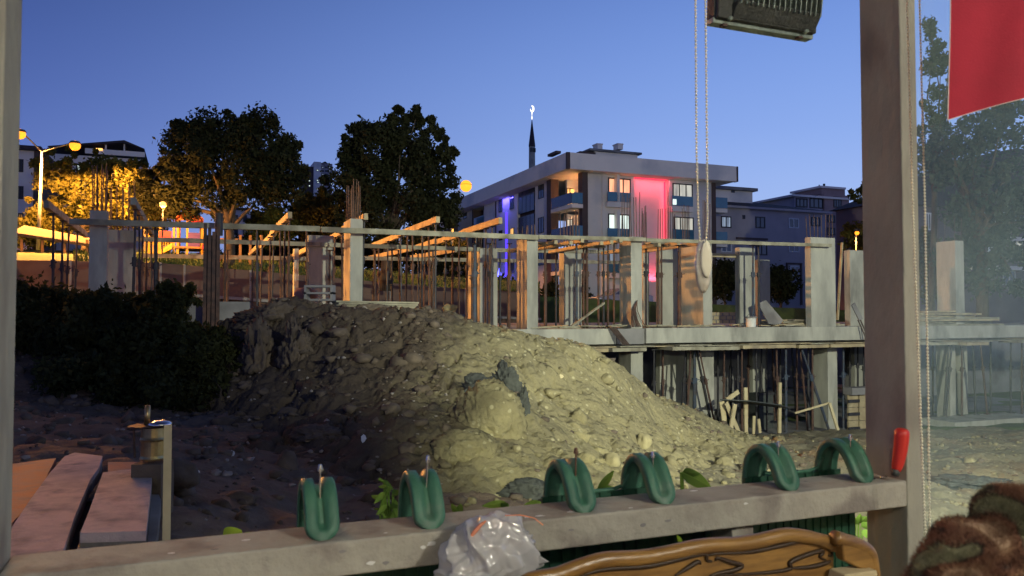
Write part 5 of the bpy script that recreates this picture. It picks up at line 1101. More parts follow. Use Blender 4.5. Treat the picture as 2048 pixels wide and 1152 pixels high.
for i, (h1, h2, lab, (xa, xb)) in enumerate(panels):
    s1, s2 = hooksc(*h1), hooksc(*h2)
    pn = thing('hung_panel', 'green two-hook panel over the rail, '+lab, 'plastic panel', RS.pt((s1+s2)/2,-.12,ZR), 'green panels hung over the rail')
    sa, sb_ = (RS.s_of(xa,1090,-.125), RS.s_of(xb,1040,-.125))
    # sheet: vertical board outside the rail, top lip rises behind the rail between hooks
    b = MB(); n = 40; zt = ZR+.006
    for k in range(n):
        u0 = sa+(sb_-sa)*k/n; u1 = sa+(sb_-sa)*(k+1)/n; z0_ = -.0
        b.fbox(RS, u0, u1, -.116-.003*(k%2), -.122-.003*(k%2), .25, zt if i and (min(s1,s2)-.03 < (u0+u1)/2 < max(s1,s2)+.03) else ZR-.02)
    b.build('sheet', M['green_dark'], pn)
    if i: MB().tube([RS.pt(s1+.02,-.119,ZR+.012), RS.pt(s1+.05,-.119,ZR+.008), RS.pt((s1+s2)/2,-.119,ZR+.008), RS.pt(s2-.05,-.119,ZR+.008), RS.pt(s2-.028,-.119,ZR+.014), RS.pt(s2-.018,-.117,ZR+.035)], .004, 8).build('lip', M['green'], pn, smooth=True)
    for j, s_ in enumerate((s1, s2)):
        hook_mesh(s_, .050, pn); ln, h, mm = SCW[i*2+j]; screw(s_, -.058 if j else -.055, pn, ln, h, mm)
# red handled tool leaning at the post, bits beside it
ht = thing('red_handle_tool', 'red plastic tool handle leaning against the shelter post on the rail', 'tool', W(1791,952,1.6))
p0 = W(1790,951,1.592); p1 = W(1804,858,1.585)
MB().tube([p0.lerp(p1,t) + D3*.004*math.sin(t*3.1) for t in (.10,.16,.24,.38,.55,.72,.86,.95,1.0)], lambda q: .0075+.0065*math.sin(min(1,q*1.05+.05)*math.pi*.62) if q<.93 else .010, 14).build('handle', M['red'], ht, smooth=True)
MB().cyl(p0, p0.lerp(p1,.14), .0075, .0085, 12).build('collar', M['black'], ht, smooth=True)
for i,(x,y,lab) in enumerate(((1768,957,'shiny screw lying on the rail beside the red handle'),(1744,955,'small bright bit lying next to the last green hook'))):
    p = W(x,y,1.60+.02*(1-i)); p.z = ZR+.003; tag(MB().cyl(p-D3*.008,p+D3*.008,.0025,.0015,8).build('loose_screw', M['chrome'], smooth=True), lab, 'screw')

# beaded cords -------------------------------------------------------------
def beads(pa, pb, pitch, rad, path=None):
    P = path; seg = []; V0, F0 = ICO1; VV=[]; FF=[]; k=0; carry=0
    for i in range(len(P)-1):
        a, b = P[i], P[i+1]; ln = (b-a).length; t = carry
        while t < ln: VV.append(V0*rad+np.array(a.lerp(b,t/ln)[:])); FF.append(F0+k*len(V0)); k+=1; t += pitch
        carry = t-ln
    return np.concatenate(VV), np.concatenate(FF)
def cord(label, paths, par=None):
    t = thing('blind_cord', label, 'blind cord', paths[0][0])
    for P in paths:
        V, Fq = beads(None,None,.0062,.0026,P); V = V-np.array(t.location); npmesh('bead_strand', V, Fq, M['bead'], t, smooth=True)
        MB().tube(P, .0008, 5).build('thread', M['bead'], t)
    return t
Yc = 1.42
c1 = cord('beaded blind cord loop ending in an oval clear plastic weight', [[W(1388,-120,Yc),W(1391,0,Yc),W(1393,300,Yc),W(1397,440,Yc),W(1400,484,Yc)], [W(1407,-120,Yc),W(1411,0,Yc),W(1414,300,Yc),W(1415,440,Yc),W(1412,484,Yc)]])
M['clear'] = mat('clear_plastic', (.85,.82,.72), (.7,.62,.5), 30, .12, spec=.8); pc_ = M['clear'].node_tree.nodes['Principled BSDF']; pc_.inputs['Transmission Weight'].default_value=.35; pc_.inputs['IOR'].default_value=1.3
cw = W(1406,532,Yc)
def disc(c, rx, rz, th, name, m, par, tilt=.25):
    b = MB(); n=28; V=[]; 
    for ring,(k,o) in enumerate(((.0,1),(.6,1),(.9,.8),(1,0),(.9,-.8),(.6,-1),(.0,-1))):
        for i in range(n):
            t=2*math.pi*i/n; V.append(Vector((rx*k*math.cos(t)*math.cos(tilt)+th/2*o*math.sin(tilt), -th/2*o*math.cos(tilt)+rx*k*math.cos(t)*math.sin(tilt), rz*k*math.sin(t)))+c)
    b.v=[tuple(v) for v in V]; b.f=[(r_*n+i,r_*n+(i+1)%n,(r_+1)*n+(i+1)%n,(r_+1)*n+i) for r_ in range(6) for i in range(n)]; return b.build(name, m, par, smooth=True)
disc(cw, .0155, .049, .012, 'weight', M['clear'], c1, .08)
disc(cw+Vector((.004,-.009,.012)), .0105, .034, .004, 'weight_label', M['bead'], c1, .08)
Yd = 1.48
c2 = cord('long beaded blind cord hanging in front of the thick shelter post', [[W(1811,-120,Yd),W(1814,0,Yd),W(1826,420,Yd),W(1841,820,Yd),W(1852,1095,Yd),W(1856,1106,Yd)],[W(1836,-120,Yd),W(1839,0,Yd),W(1850,420,Yd),W(1857,820,Yd),W(1860,1095,Yd),W(1856,1106,Yd)]])

# floodlight ----------------------------------------------------------------
Yf = 2.25; FL = Face(W(1520,60,Yf), D2, -N2)
fl = thing('floodlight', 'black ribbed floodlight hung from the shelter beam, seen from behind', 'floodlight', W(1520,0,Yf))
s0, s1 = FL.s_of(1421,40), FL.s_of(1620,40); zb_ = FL.z_of(1520,64); H = .24
tilt = .06
def fpz(s, o, z): return FL.pt(s, o*math.cos(tilt)+ (z)*math.sin(tilt)*1, zb_ + z*math.cos(tilt) - o*math.sin(tilt)*.0)
def fbx(b, s0,s1,o0,o1,z0,z1): return b.hexa([fpz(s,o,z) for z in (z0,z1) for s,o in ((s0,o0),(s1,o0),(s1,o1),(s0,o1))])
fbx(MB(),s0,s1,.012,-.02,0,.016).build('frame_edge', M['flood_frame'], fl, bevel=.002); fbx(MB(),s0,s1,.012,-.02,H-.016,H).build('frame_edge', M['flood_frame'], fl, bevel=.002)
fbx(MB(),s1-.012,s1,.014,-.02,.0162,H-.0162).build('frame_edge', M['flood_frame'], fl, bevel=.002); fbx(MB(),s0,s0+.012,.014,-.02,.0162,H-.0162).build('frame_edge', M['black'], fl, bevel=.002)
fbx(MB(),s0+.004,s1-.004,.03,-.015,.010,H-.02).build('housing', M['black'], fl, bevel=.004)
b=MB(); b.hexa([fpz(s,o,z) for z,oo in ((.014,.032),(.055,.06)) for s,o in ((s0+.05,oo),(s1-.012,oo),(s1-.012,.02),(s0+.05,.02))]); b.build('back_shell', M['black'], fl, bevel=.003)
for i in range(16):
    s_ = s0+.055+(s1-.022-s0-.055)*i/15; b=MB(); b.hexa([fpz(s,o,z) for z,oo in ((.045,.062),(H-.04,.078)) for s,o in ((s_,oo),(s_+.0035,oo),(s_+.0035,.028),(s_,.028))]); b.build('cooling_rib', M['flood_frame'] , fl)
for s_ in (s0+.045,s1-.042): MB().cyl(fpz(s_,.022,.012), fpz(s_,.034,.012), .008,.006,10).build('bolt', M['flood_frame'], fl, smooth=True); 
for s_ in (s0+.038,s1-.05): fbx(MB(),s_-.008,s_+.006,.018,.0,-.007,.0).build('clip', M['brown_wall'], fl)
fbx(MB(),s0+.014,s1-.014,-.021,-.024,.018,H-.018).build('lens', M['floodled'], fl)
pb = fpz((s0+s1)/2,.03,H)
MB().tube([fpz(s0-.006,.0,H*.5), fpz(s0-.008,.0,H+.12), fpz(s1+.008,.0,H+.12), fpz(s1+.006,0,H*.5)], .006, 6).build('bracket', M['black'], fl)
MB().cyl(fpz((s0+s1)/2,0,H+.12), Vector((fpz((s0+s1)/2,0,H+.12).x, fpz((s0+s1)/2,0,H+.12).y, zRoof+.14)), .012,.012,8).build('hanger', M['black'], fl)
# the site's second floodlight stands on a pole beyond the frame and lights mound, columns and slab
FLP = Vector((10.5,-3.6,6.2)); sf = thing('site_floodlight', 'pole mounted site floodlight outside the frame beyond the cloudy pane', 'floodlight', (FLP.x+.3,FLP.y-.4,0))
aim = Vector((math.sin(math.radians(-4)), math.cos(math.radians(-4)), -.19)).normalized()
MB().cyl((FLP.x+.3,FLP.y-.4,EZ-3.9),(FLP.x+.3,FLP.y-.4,FLP.z+.1),.06,.05,10).build('pole', M['prop_dark'], sf)
MB().beam(FLP-aim*.34, FLP-aim*.1, .5, .36).build('housing', M['black'], sf); MB().beam(FLP-aim*.098, FLP-aim*.09, .46, .32).build('lens', M['floodled'], sf)
fd_ = bpy.data.lights.new('flood_beam','SPOT'); fd_.energy = 26000; fd_.color=(.97,1,.75); fd_.spot_size=math.radians(84); fd_.spot_blend=.75; fd_.shadow_soft_size=.16
fo = bpy.data.objects.new('flood_beam', fd_); C.objects.link(fo); fo.location = FLP; fo.rotation_euler = aim.to_track_quat('-Z','Y').to_euler()

lp = fpz((s0+s1)/2, -.07, H*.45)
f2 = bpy.data.lights.new('shelter_flood','SPOT'); f2.energy = 1750; f2.color=(.97,1,.66); f2.spot_size=math.radians(120); f2.spot_blend=.34; f2.shadow_soft_size=.12
f3 = bpy.data.objects.new('shelter_flood', f2); C.objects.link(f3); f3.location = lp
aim2 = Vector((math.sin(math.radians(39.5)), math.cos(math.radians(39.5)), -.10)); f3.rotation_euler = aim2.to_track_quat('-Z','Y').to_euler()
# red cloth ---------------------------------------------------------------
Yg = 1.25; fv=[]; ff=[]; nx,ny = 40,40
fg_ = thing('red_flag', 'red cloth flag with pale hem hanging over the cloudy pane', 'flag', W(1980,0,Yg))
for j in range(ny):
    for i in range(nx):
        u=i/(nx-1); v=j/(ny-1); x = 1898+u*330 + 3*math.sin(v*4); yb = 240 - 45*u*1.6 - 10*math.sin(u*3); y = -200+(yb+200)*v; d = .005*math.sin(u*7+v*2)+.002*math.sin(u*17+v*5)
        fv.append((W(x,y,Yg+d)-Vector(fg_.location))[:])
for j in range(ny-1):
    for i in range(nx-1): a=j*nx+i; ff.append([a,a+1,a+nx+1,a+nx])
npmesh('cloth', np.array(fv), np.array(ff), M['flag'], fg_, smooth=True)
ed=[Vector(fv[(ny-1)*nx+i])+Vector(fg_.location) for i in range(nx)]; le=[Vector(fv[j*nx])+Vector(fg_.location) for j in range(ny)]
MB().tube(ed, .0006, 6).build('hem', M['flag_hem'], fg_); MB().tube(le, .0008, 6).build('hem', M['flag_hem'], fg_)
MB().cyl(W(1880,-200,Yg), W(2240,-200,Yg), .008).build('rod', M['brown_wall'], fg_)
MB().cyl(W(1990,-200,Yg), Vector((W(1990,-200,Yg).x, Yg, zRoof+.14)), .003).build('string', M['flag_hem'], fg_)

# cloudy pane right of the post ---------------------------------------------
gm = bpy.data.materials.new('cloudy_glass'); gm.use_nodes=True; n=gm.node_tree.nodes; l=gm.node_tree.links; n.clear()
o=n.new('ShaderNodeOutputMaterial'); tr=n.new('ShaderNodeBsdfTransparent'); df=n.new('ShaderNodeBsdfDiffuse'); df.inputs[0].default_value=(.52,.74,.80,1); gs=n.new('ShaderNodeBsdfGlossy'); gs.inputs[1].default_value=.06
tc_=n.new('ShaderNodeTexCoord'); nz=n.new('ShaderNodeTexNoise'); nz.inputs['Scale'].default_value=1.6; nz.inputs['Detail'].default_value=4; l.new(tc_.outputs['Object'],nz.inputs[0])
rr=n.new('ShaderNodeMapRange'); rr.inputs[1].default_value=.3; rr.inputs[2].default_value=.75; rr.inputs[3].default_value=.05; rr.inputs[4].default_value=.25; l.new(nz.outputs[0],rr.inputs[0])
m1=n.new('ShaderNodeMixShader'); l.new(rr.outputs[0],m1.inputs[0]); l.new(tr.outputs[0],m1.inputs[1]); l.new(df.outputs[0],m1.inputs[2])
m2=n.new('ShaderNodeMixShader'); m2.inputs[0].default_value=.04; l.new(m1.outputs[0],m2.inputs[1]); l.new(gs.outputs[0],m2.inputs[2]); l.new(m2.outputs[0],o.inputs[0])
pn = thing('cloudy_pane', 'cloudy glass pane filling the bay beyond the thick shelter post', 'glass pane', RS.pt(.5,-.05,0))
b=MB(); b.v=[tuple(RS.pt(s_,-.055,z)) for s_,z in ((pw_+.001,.02),(1.9,.02),(1.9,zRoof),(pw_+.001,zRoof))]; b.f=[(0,1,2,3)]; b.build('pane', gm, pn)
MB().fbox(RS, 1.9,1.97,0,-RD,0,zRoof).build('frame', M['steel_post'], pn)

# bench ---------------------------------------------------------------------
oB = .17; BS = Face(RS.pt(0,oB,0), D2, -N2)
bn = thing('carved_bench', 'varnished golden brown bench back with carved dark grooves below the rail', 'bench', BS.pt(-.4,0,0))
outl = [(1000,1210),(1050,1160),(1075,1149),(1118,1141),(1159,1126),(1212,1111),(1280,1107),(1333,1099),(1400,1085),(1450,1081),(1480,1080),(1523,1073),(1566,1063),(1595,1062),(1638,1070),(1668,1080),(1672,1092)]
P = [(BS.s_of(x,y),BS.z_of(x,y)) for x,y in outl]
top = [BS.pt(s_,0,z) for s_,z in P]
poly = [BS.pt(s_,-.006,z-.006) for s_,z in P] + [BS.pt(P[-1][0],-.006,.45), BS.pt(P[0][0],-.006,.45)]
MB().prism(poly, N3*.022).build('backrest', M['bench'], bn)
# rounded moulding along the top
sm_pts=[]
for i in range(len(top)-1):
    p0=top[max(i-1,0)];p1=top[i];p2=top[i+1];p3=top[min(i+2,len(top)-1)]
    for k in range(4): t=k/4; sm_pts.append(.5*((2*p1)+(p2-p0)*t+(2*p0-5*p1+4*p2-p3)*t*t+(3*p1-p0-3*p2+p3)*t**3))
sm_pts.append(top[-1])
MB().tube([p-UP*.008+N3*.006 for p in sm_pts], .0115, 12).build('top_moulding', M['bench'], bn, smooth=True)
def groove(pts, w=.0035):
    pp=[BS.pt(BS.s_of(x,y,-.004),-.0045,BS.z_of(x,y,-.004)) for x,y in pts]; q=[]
    for i in range(len(pp)-1):
        p0=pp[max(i-1,0)];p1=pp[i];p2=pp[i+1];p3=pp[min(i+2,len(pp)-1)]
        for k in range(5): t=k/5; q.append(.5*((2*p1)+(p2-p0)*t+(2*p0-5*p1+4*p2-p3)*t*t+(3*p1-p0-3*p2+p3)*t**3))
    q.append(pp[-1]); MB().tube(q, lambda u: w*(.45+.75*math.sin(math.pi*min(max(u,.03),.97))), 6).build('carved_groove', M['bench_groove'], bn, smooth=True)
groove([(1150,1160),(1180,1146),(1220,1138),(1300,1132),(1360,1118),(1408,1108),(1414,1121),(1424,1123)])
groove([(1410,1112),(1440,1107),(1500,1104),(1560,1092),(1610,1080),(1640,1085),(1660,1098),(1665,1108),(1658,1112)])
groove([(1350,1152),(1375,1136),(1395,1124),(1402,1128)]); groove([(1432,1122),(1436,1116),(1460,1124),(1484,1131),(1470,1140),(1440,1146),(1420,1152)])
groove([(1425,1150),(1500,1148),(1560,1142),(1582,1136),(1580,1126),(1600,1115),(1640,1102),(1646,1106),(1640,1114),(1652,1120)]); groove([(1582,1136),(1620,1134),(1652,1126),(1662,1122)])
groove([(1180,1160),(1260,1158),(1330,1156)],.003)
# arm and seat end
arm = [(1664,1066),(1690,1074),(1715,1082),(1731,1094),(1738,1112),(1744,1160),(1748,1230)]
ap = [BS.pt(BS.s_of(x,y,.0),.0,BS.z_of(x,y,.0)) for x,y in arm]
MB().prism(ap+[BS.pt(BS.s_of(1722,1230),0,BS.z_of(1722,1230)),BS.pt(BS.s_of(1720,1140),0,BS.z_of(1720,1140)),BS.pt(BS.s_of(1670,1115),0,BS.z_of(1670,1115))], -N3*.02).build('end_panel', M['bench'], bn, bevel=.004)
q=[]; 
for i in range(len(ap)-1):
    p0=ap[max(i-1,0)];p1=ap[i];p2=ap[i+1];p3=ap[min(i+2,len(ap)-1)]
    for k in range(4): t=k/4; q.append(.5*((2*p1)+(p2-p0)*t+(2*p0-5*p1+4*p2-p3)*t*t+(3*p1-p0-3*p2+p3)*t**3))
MB().tube([p-N3*.01-D3*.006-UP*.004 for p in q], .012, 10).build('arm_moulding', M['bench'], bn, smooth=True)
MB().prism([BS.pt(BS.s_of(1658,1136),.0,BS.z_of(1658,1136)),BS.pt(BS.s_of(1722,1122),.0,BS.z_of(1722,1128)),BS.pt(BS.s_of(1722,1140),.0,BS.z_of(1722,1215)),BS.pt(BS.s_of(1640,1140),.0,BS.z_of(1640,1215))], -N3*.035).build('arm_rail', M['timber_pale'], bn, bevel=.003)
for s_ in (P[0][0]+.02, P[-1][0]-.04):
    MB().fbox(BS, s_, s_+.04, -.03, -.008-.03, .0, .9).build('leg', M['bench'], bn)
    MB().fbox(BS, s_, s_+.04, .42, .38, .0, .42).build('leg', M['bench'], bn)
MB().fbox(BS, P[0][0], P[-1][0], .44, -.005, .42, .45).build('seat', M['bench'], bn)

# crumpled plastic bag over the rail ------------------------------------------
pm = bpy.data.materials.new('clear_film'); pm.use_nodes=True; n=pm.node_tree.nodes; l=pm.node_tree.links; n.clear()
o=n.new('ShaderNodeOutputMaterial'); tr=n.new('ShaderNodeBsdfTransparent'); tr.inputs[0].default_value=(.93,.93,.95,1); df=n.new('ShaderNodeBsdfDiffuse'); df.inputs[0].default_value=(.93,.92,.93,1); tl=n.new('ShaderNodeBsdfTranslucent'); tl.inputs[0].default_value=(.97,.95,.96,1); gs=n.new('ShaderNodeBsdfGlossy'); gs.inputs[1].default_value=.16; gs.inputs[0].default_value=(1,1,1,1)
ad=n.new('ShaderNodeMixShader'); l.new(df.outputs[0],ad.inputs[1]); l.new(tl.outputs[0],ad.inputs[2])
m1=n.new('ShaderNodeMixShader'); m1.inputs[0].default_value=.8; l.new(tr.outputs[0],m1.inputs[1]); l.new(ad.outputs[0],m1.inputs[2]); fr=n.new('ShaderNodeFresnel'); fr.inputs[0].default_value=1.6
fm_=n.new('ShaderNodeMath'); fm_.operation='MULTIPLY_ADD'; l.new(fr.outputs[0],fm_.inputs[0]); fm_.inputs[1].default_value=.6; fm_.inputs[2].default_value=.05
m2=n.new('ShaderNodeMixShader'); l.new(fm_.outputs[0],m2.inputs[0]); l.new(m1.outputs[0],m2.inputs[1]); l.new(gs.outputs[0],m2.inputs[2]); l.new(m2.outputs[0],o.inputs[0])
bag = thing('plastic_bag', 'crumpled clear plastic bag with a faint orange print slumped over the rail', 'plastic bag', W(995,1090,1.2))
V0,F0 = ico(6); V=[]
oc = Vector((3.1,7.7,1.2)); bc = RS.pt(RS.s_of(990,1110,.045), .045, 0); bc.z = W(990,1110,bc.y).z
ru = 112/F*bc.y; rz = 84/F*bc.y
for v in V0:
    v=Vector(v); k=1; w_=Vector((v.x*2.3+.8*v.z,v.y*1.4,v.z*.8)); r1=abs(noise.noise(w_+oc)); r2=abs(noise.noise(Vector((v.x*3.2-2*v.z,v.y*3,v.z*2.2))+oc*2)); r3=abs(noise.noise(w_*3+oc*3))
    k = 1.04 - .44*r1 - .12*r2 - .05*r3 + .1*noise.noise(v*1.1)
    sag = 1.0 + .18*max(0,-v.z)
    V.append((bc + D3*(v.x*ru*k*sag + (-.025 if v.z<-.2 else 0)*(-v.z)) + N3*(v.y*.05*k) + UP*(v.z*rz*k))[:])
V=np.array(V)-np.array(bag.location); npmesh('film', V, F0, pm, bag, smooth=False)
V0,F0 = ico(5); V=[]
for v in V0:
    v=Vector(v); k = .84 - .5*abs(noise.noise(v*2.3+oc*1.7)) - .3*abs(noise.noise(v*5+oc*1.3)); V.append((bc + D3*(v.x*ru*k) + N3*(v.y*.04*k) + UP*(v.z*rz*k))[:])
npmesh('inner_fold', np.array(V)-np.array(bag.location), F0, pm, bag, smooth=False)
M['orange_print']=mat('orange_print',(.9,.28,.08),(.75,.3,.2),20,.5)
MB().tube([W(x,y,bc.y-.047+.01*abs(x-1000)/100) for x,y in ((938,1082),(944,1070),(952,1060),(962,1049),(972,1042))], lambda q:.0012+.0022*math.sin(3.14*q), 6).build('print_stroke', M['orange_print'], bag)
MB().tube([W(x,y,bc.y-.04) for x,y in ((1010,1031),(1040,1030),(1068,1036),(1086,1050))], .0009, 6).build('print_stroke', M['orange_print'], bag)

# patterned plush cushion at the lower corner ------------------------------------
cm = bpy.data.materials.new('patterned_plush'); cm.use_nodes=True; n=cm.node_tree.nodes; l=cm.node_tree.links; p=n['Principled BSDF']; p.inputs['Roughness'].default_value=1; p.inputs['Sheen Weight'].default_value=.0
t=n.new('ShaderNodeTexCoord'); nz=n.new('ShaderNodeTexNoise'); nz.inputs['Scale'].default_value=11; nz.inputs['Detail'].default_value=1; nz.inputs['Distortion'].default_value=1.2; l.new(t.outputs['Object'],nz.inputs[0])
r=n.new('ShaderNodeValToRGB'); r.color_ramp.interpolation='LINEAR'; e=r.color_ramp.elements
e[0].position=.33; e[0].color=(.17,.17,.10,1); e[1].position=.62; e[1].color=(.17,.09,.05,1)
for ps,cc in ((.385,(.17,.16,.09)),(.41,(.03,.02,.015)),(.43,(.14,.06,.035)),(.54,(.21,.115,.065)),(.57,(.42,.29,.19))): k=e.new(ps); k.color=(*cc,1)
l.new(nz.outputs[0],r.inputs[0]); l.new(r.outputs[0],p.inputs['Base Color'])
M['plush']=cm
cu = thing('plush_throw', 'fuzzy brown, olive and cream blotched throw bunched over a chair back', 'throw', W(1980,1120,.75))
V0,F0=ico(6); pts=[]
def plush(c, R, seed, name):
    V=[]; oc=Vector((seed,seed*1.7,seed*.3))
    for v in V0:
        v=Vector(v); k=1+.22*noise.noise(v*1.4+oc)+.10*noise.noise(v*3.3+oc)+.03*noise.noise(v*9+oc); V.append((c+Vector((v.x*R[0]*k,v.y*R[1]*k,v.z*R[2]*k)))[:])
    V=np.array(V); npmesh(name, V-np.array(cu.location), F0, cm, cu, smooth=True)
    rg=np.random.default_rng(int(seed)); fi=rg.integers(0,len(F0),26000); T=V[F0[fi]]; w=rg.dirichlet((1,1,1),len(fi)); pnt=(T*w[:,:,None]).sum(1); nn=np.cross(T[:,1]-T[:,0],T[:,2]-T[:,0]); nn/=np.linalg.norm(nn,axis=1,keepdims=True)
    d=nn+rg.standard_normal(nn.shape)*.5; d/=np.linalg.norm(d,axis=1,keepdims=True); sd=np.cross(d,rg.standard_normal(d.shape)); sd/=np.linalg.norm(sd,axis=1,keepdims=True)
    VV=np.stack([pnt-sd*.0004,pnt+sd*.0004,pnt+d*rg.uniform(.003,.007,(len(fi),1))],1).reshape(-1,3)-np.array(cu.location)
    npmesh(name+'_pile', VV, np.arange(len(VV)).reshape(-1,3), cm, cu)
plush(W(2025,1195,.70), (.080,.07,.060), 3, 'fold'); plush(W(2035,1040,.72), (.036,.04,.029), 8, 'fold_end')
plush(W(1948,1190,.68), (.042,.045,.032), 5, 'hem_fold')
ch = thing('chair', 'plain dark chair under the fuzzy throw', 'chair', (W(2000,1180,.8).x,.8,0)); q0=W(2010,1180,.78)
MB().box((q0.x,.79,.75),(.2,.03,.36)).build('backrest', M['brown_wall'], ch)
for dx in (-.17,.17):
    for dy in (-.4,0): MB().box((q0.x+dx*.5,.79+dy,.29),(.03,.03,.58)).build('leg', M['brown_wall'], ch)
MB().box((q0.x,.59,.56),(.36,.42,.04)).build('seat', M['brown_wall'], ch)

# ================================================================== things just outside the rail
zsl = EZ-1.12
def slab(pix, label, m, th=.10, z=None, z2=None):
    zz = zsl if z is None else z; pts=[G(x,y,zz) for x,y in pix]; t=thing('old_board', label, 'board', sum(pts,Vector())/len(pts), 'old pink painted boards outside the rail')
    import bmesh
    n_=len(pts); b=MB(); b.prism(pts, -UP*th*.35); o=b.build('painted_face', M[m], t)
    b2=MB(); b2.prism([p-UP*(th*.35+.001) for p in pts], -UP*th*.62); b2.build('board_core', M['board_edge'], t); return t
slab([(205,912),(198,935),(180,960),(150,1030),(120,1120),(-60,1125),(22,1056),(60,1000),(100,945),(130,912),(150,905)], 'broad pink old board with flaking grey patches, lying between two dark gaps', 'pinkboard')
slab([(112,916),(75,990),(25,1045),(-120,1060),(-60,935),(20,928)], 'pink and orange old board nearest the shelter corner post', 'orangeboard', z=zsl-.02)
slab([(302,932),(304,955),(292,1062),(160,1066),(175,1030),(206,945)], 'short thick pink board with a sawn near end beside the stake', 'pinkboard', z=zsl+.03, th=.14)
slab([(294,1085),(290,1130),(140,1130),(160,1082)], 'narrow pink board under the sawn end of the short thick one', 'pinkboard', z=zsl-.04)
slab([(306,924),(303,948),(216,944),(216,924)], 'small rust-streaked board tucked beyond the short thick one', 'orangeboard', z=zsl-.0)
slab([(322,1000),(312,1098),(294,1098),(306,960)], 'grey side board standing a little lower next to the wooden stake', 'concrete_old', z=zsl-.08)
bt = thing('trestle', 'rough timber trestle carrying the pink boards', 'trestle', G(150,1000,zsl-.2))
for (x,y) in ((60,1040),(180,1090),(280,1075),(80,945),(200,940),(290,960)):
    p=G(x,y,zsl-.17); MB().box((p.x,p.y,(p.z+EZ-2.3)/2),(.1,.1,p.z-EZ+2.3)).build('leg', M['timber_grey'], bt)
MB().beam(G(-80,1010,zsl-.2), G(300,1010,zsl-.2), .12,.08).build('bearer', M['timber_grey'], bt); MB().beam(G(-80,945,zsl-.2), G(300,945,zsl-.2), .12,.08).build('bearer', M['timber_grey'], bt)
a1=W(336,850,3.9); a2=W(332,1130,3.85); tag(MB().beam(a2-UP*.35, a1, .036,.026, up=N3).build('wooden_stake', M['timber_pale']), 'pale wooden stake standing upright beside the pink boards', 'stake')
# metal can / stove with flat lid and pipe
Yk=5.4; st=thing('metal_stove', 'small shiny metal stove with round lid plate and short brass pipe behind the stake', 'stove', W(305,915,Yk)); k_=Yk/F
cb_=W(306,918,Yk)
MB().lathe(cb_, [(24*k_,0),(25*k_,3*k_),(23*k_,8*k_),(23*k_,36*k_),(25*k_,40*k_),(23*k_,44*k_),(22*k_,62*k_),(17*k_,66*k_)], 24).build('drum', M['brass'], st, smooth=False)
MB().lathe(cb_+Vector((-12*k_,0,64*k_)), [(34*k_,0),(36*k_,1.5*k_),(34*k_,3*k_),(5*k_,4*k_)], 28).build('lid_plate', M['rust'], st)
MB().lathe(cb_+Vector((16*k_,-.02,68*k_)), [(22*k_,0),(23*k_,2*k_),(19*k_,6*k_),(8*k_,9*k_)], 24).build('pan', M['chrome'], st, smooth=True)
MB().cyl(cb_+Vector((-13*k_,0,66*k_)), cb_+Vector((-12*k_,0,106*k_)), 6*k_, 5*k_, 14).build('pipe', M['brass'], st, smooth=True)
MB().tube([cb_+Vector((-35*k_,-.03,60*k_)),cb_+Vector((-34*k_,-.03,30*k_)),cb_+Vector((-32*k_,-.03,4*k_))],.008,8).build('side_pipe', M['rust'], st)
MB().box(cb_-UP*.2,(.2,.2,.36)).build('stand', M['clod_dark'], st)
rock('sand_bag', 352, 950, .16, M['clod_dark'], 'grey wedge shaped stone lying just behind the stake', 'rock', seed=60, sq=(1.3,.7,.8), Y=6.2, rough=.2)

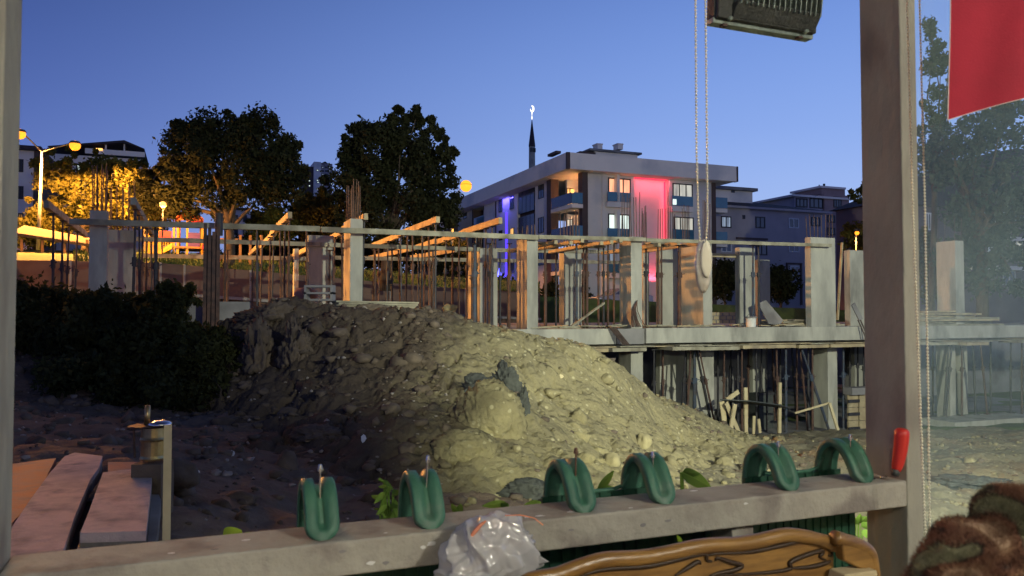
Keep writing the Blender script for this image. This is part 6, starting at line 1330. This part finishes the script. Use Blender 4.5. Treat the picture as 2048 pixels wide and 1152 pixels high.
# weeds -------------------------------------------------------------------
def leaf(b, base, tip, width, droop=.15, n=8, nrm=None):
    base=Vector(base); tip=Vector(tip); t=(tip-base); L_=t.length; sd=t.cross(Vector((0,1,0)) if nrm is None else nrm); 
    if sd.length<1e-5: sd=Vector((1,0,0))
    sd.normalize(); k=len(b.v)
    for i in range(n+1):
        u=i/n; w=width*math.sin(math.pi*(u**.8))**.8 if 0<u<1 else 0; c=base+t*u-UP*(droop*L_*u*u)+Vector((0,-.1*L_*math.sin(math.pi*u),0)); b.v += [tuple(c-sd*w/2+Vector((0,.15*w,0))),tuple(c-UP*0),tuple(c+sd*w/2+Vector((0,.15*w,0)))]
    for i in range(n):
        for j in (0,1): a=k+i*3+j; b.f.append((a,a+1,a+4,a+3))
def weed(label, Y, lv, m='weed', stems=(), base=None, root=None):
    t=thing('weed', label, 'weed', W(*(root or lv[0][:2]),Y)); g=MB()
    for x0,y0,x1,y1,w in lv:
        b=MB(); leaf(b, W(x0,y0,Y), W(x1,y1,Y-.03), w*Y/F); b.build('leaf', M[m], t)
        g.tube([W(x0,y0,Y), W(x0,y0,Y)+Vector((.01,.03,-.25)), W(x0,y0,Y)+Vector((.02,.05,-.9))], .003, 5)
    for st_ in stems: g.tube([W(x,y,Y) for x,y in st_], .0035, 6)
    g.build('stem', M[m], t)
weed('curly pale green weed with looping tendrils between the first two green hooks', 1.75, [(765,1000,742,985,12),(770,985,748,1002,12),(775,1010,752,1025,11),(785,990,800,975,14),(780,1015,798,1005,14),(776,975,756,968,9),(790,1000,796,1030,12),(760,1020,748,1012,8),(768,960,788,975,8)], stems=([(775,1040),(790,1035),(785,1025),(770,1035),(760,1020),(765,1000),(775,985),(768,970),(782,980),(778,970),(758,958)],[(775,1040),(768,1050),(770,1100)],[(790,1020),(783,1035),(765,1035)]))
weed('small bright sprig beside the second green hook', 1.75, [(915,1030,903,1000,12),(917,1030,922,1000,14),(918,1032,910,1012,11),(919,1034,926,1018,9)])
weed('flat dark green leaf lying along the rail before the third hook', 1.8, [(1015,1008,963,1003,16),(1000,1015,1016,1000,12)])
weed('olive rounded leaf tip just left of the third green hook', 1.8, [(1085,1010,1040,1008,22)])
weed('broad leaf pair sprouting between the third and fourth green hooks', 1.85, [(1190,985,1244,975,26),(1196,984,1228,930,16),(1186,990,1240,995,14),(1185,975,1100,955,18)])
weed('large pointed green leaf by itself to the left of the fifth hook', 1.9, [(1362,945,1424,968,30),(1365,945,1400,942,18)])
weed('small low sprig at the foot of the fifth hook', 1.9, [(1440,978,1462,968,10),(1450,978,1436,970,8)])
weed('lime green folded leaf catching the light behind the rail', 1.5, [(450,1082,484,1050,40),(484,1082,522,1062,26)], m='lime')
weed('thin pale grass blade hanging below the rail', 1.40, [(1363,1092,1354,1062,9)], m='lime')
weed('bright weed growing on the rubble below the rail by the post', 4.2, [(1712,1050,1705,1030,16),(1718,1045,1735,1030,18),(1722,1052,1742,1048,16),(1725,1060,1742,1075,14),(1712,1056,1700,1062,14),(1716,1050,1720,1022,14)])
weed('tiny green seedling on the slope above the fifth hook', 5.0, [(1555,1000-30,1565,965,8),(1552,970,1545,962,7)])
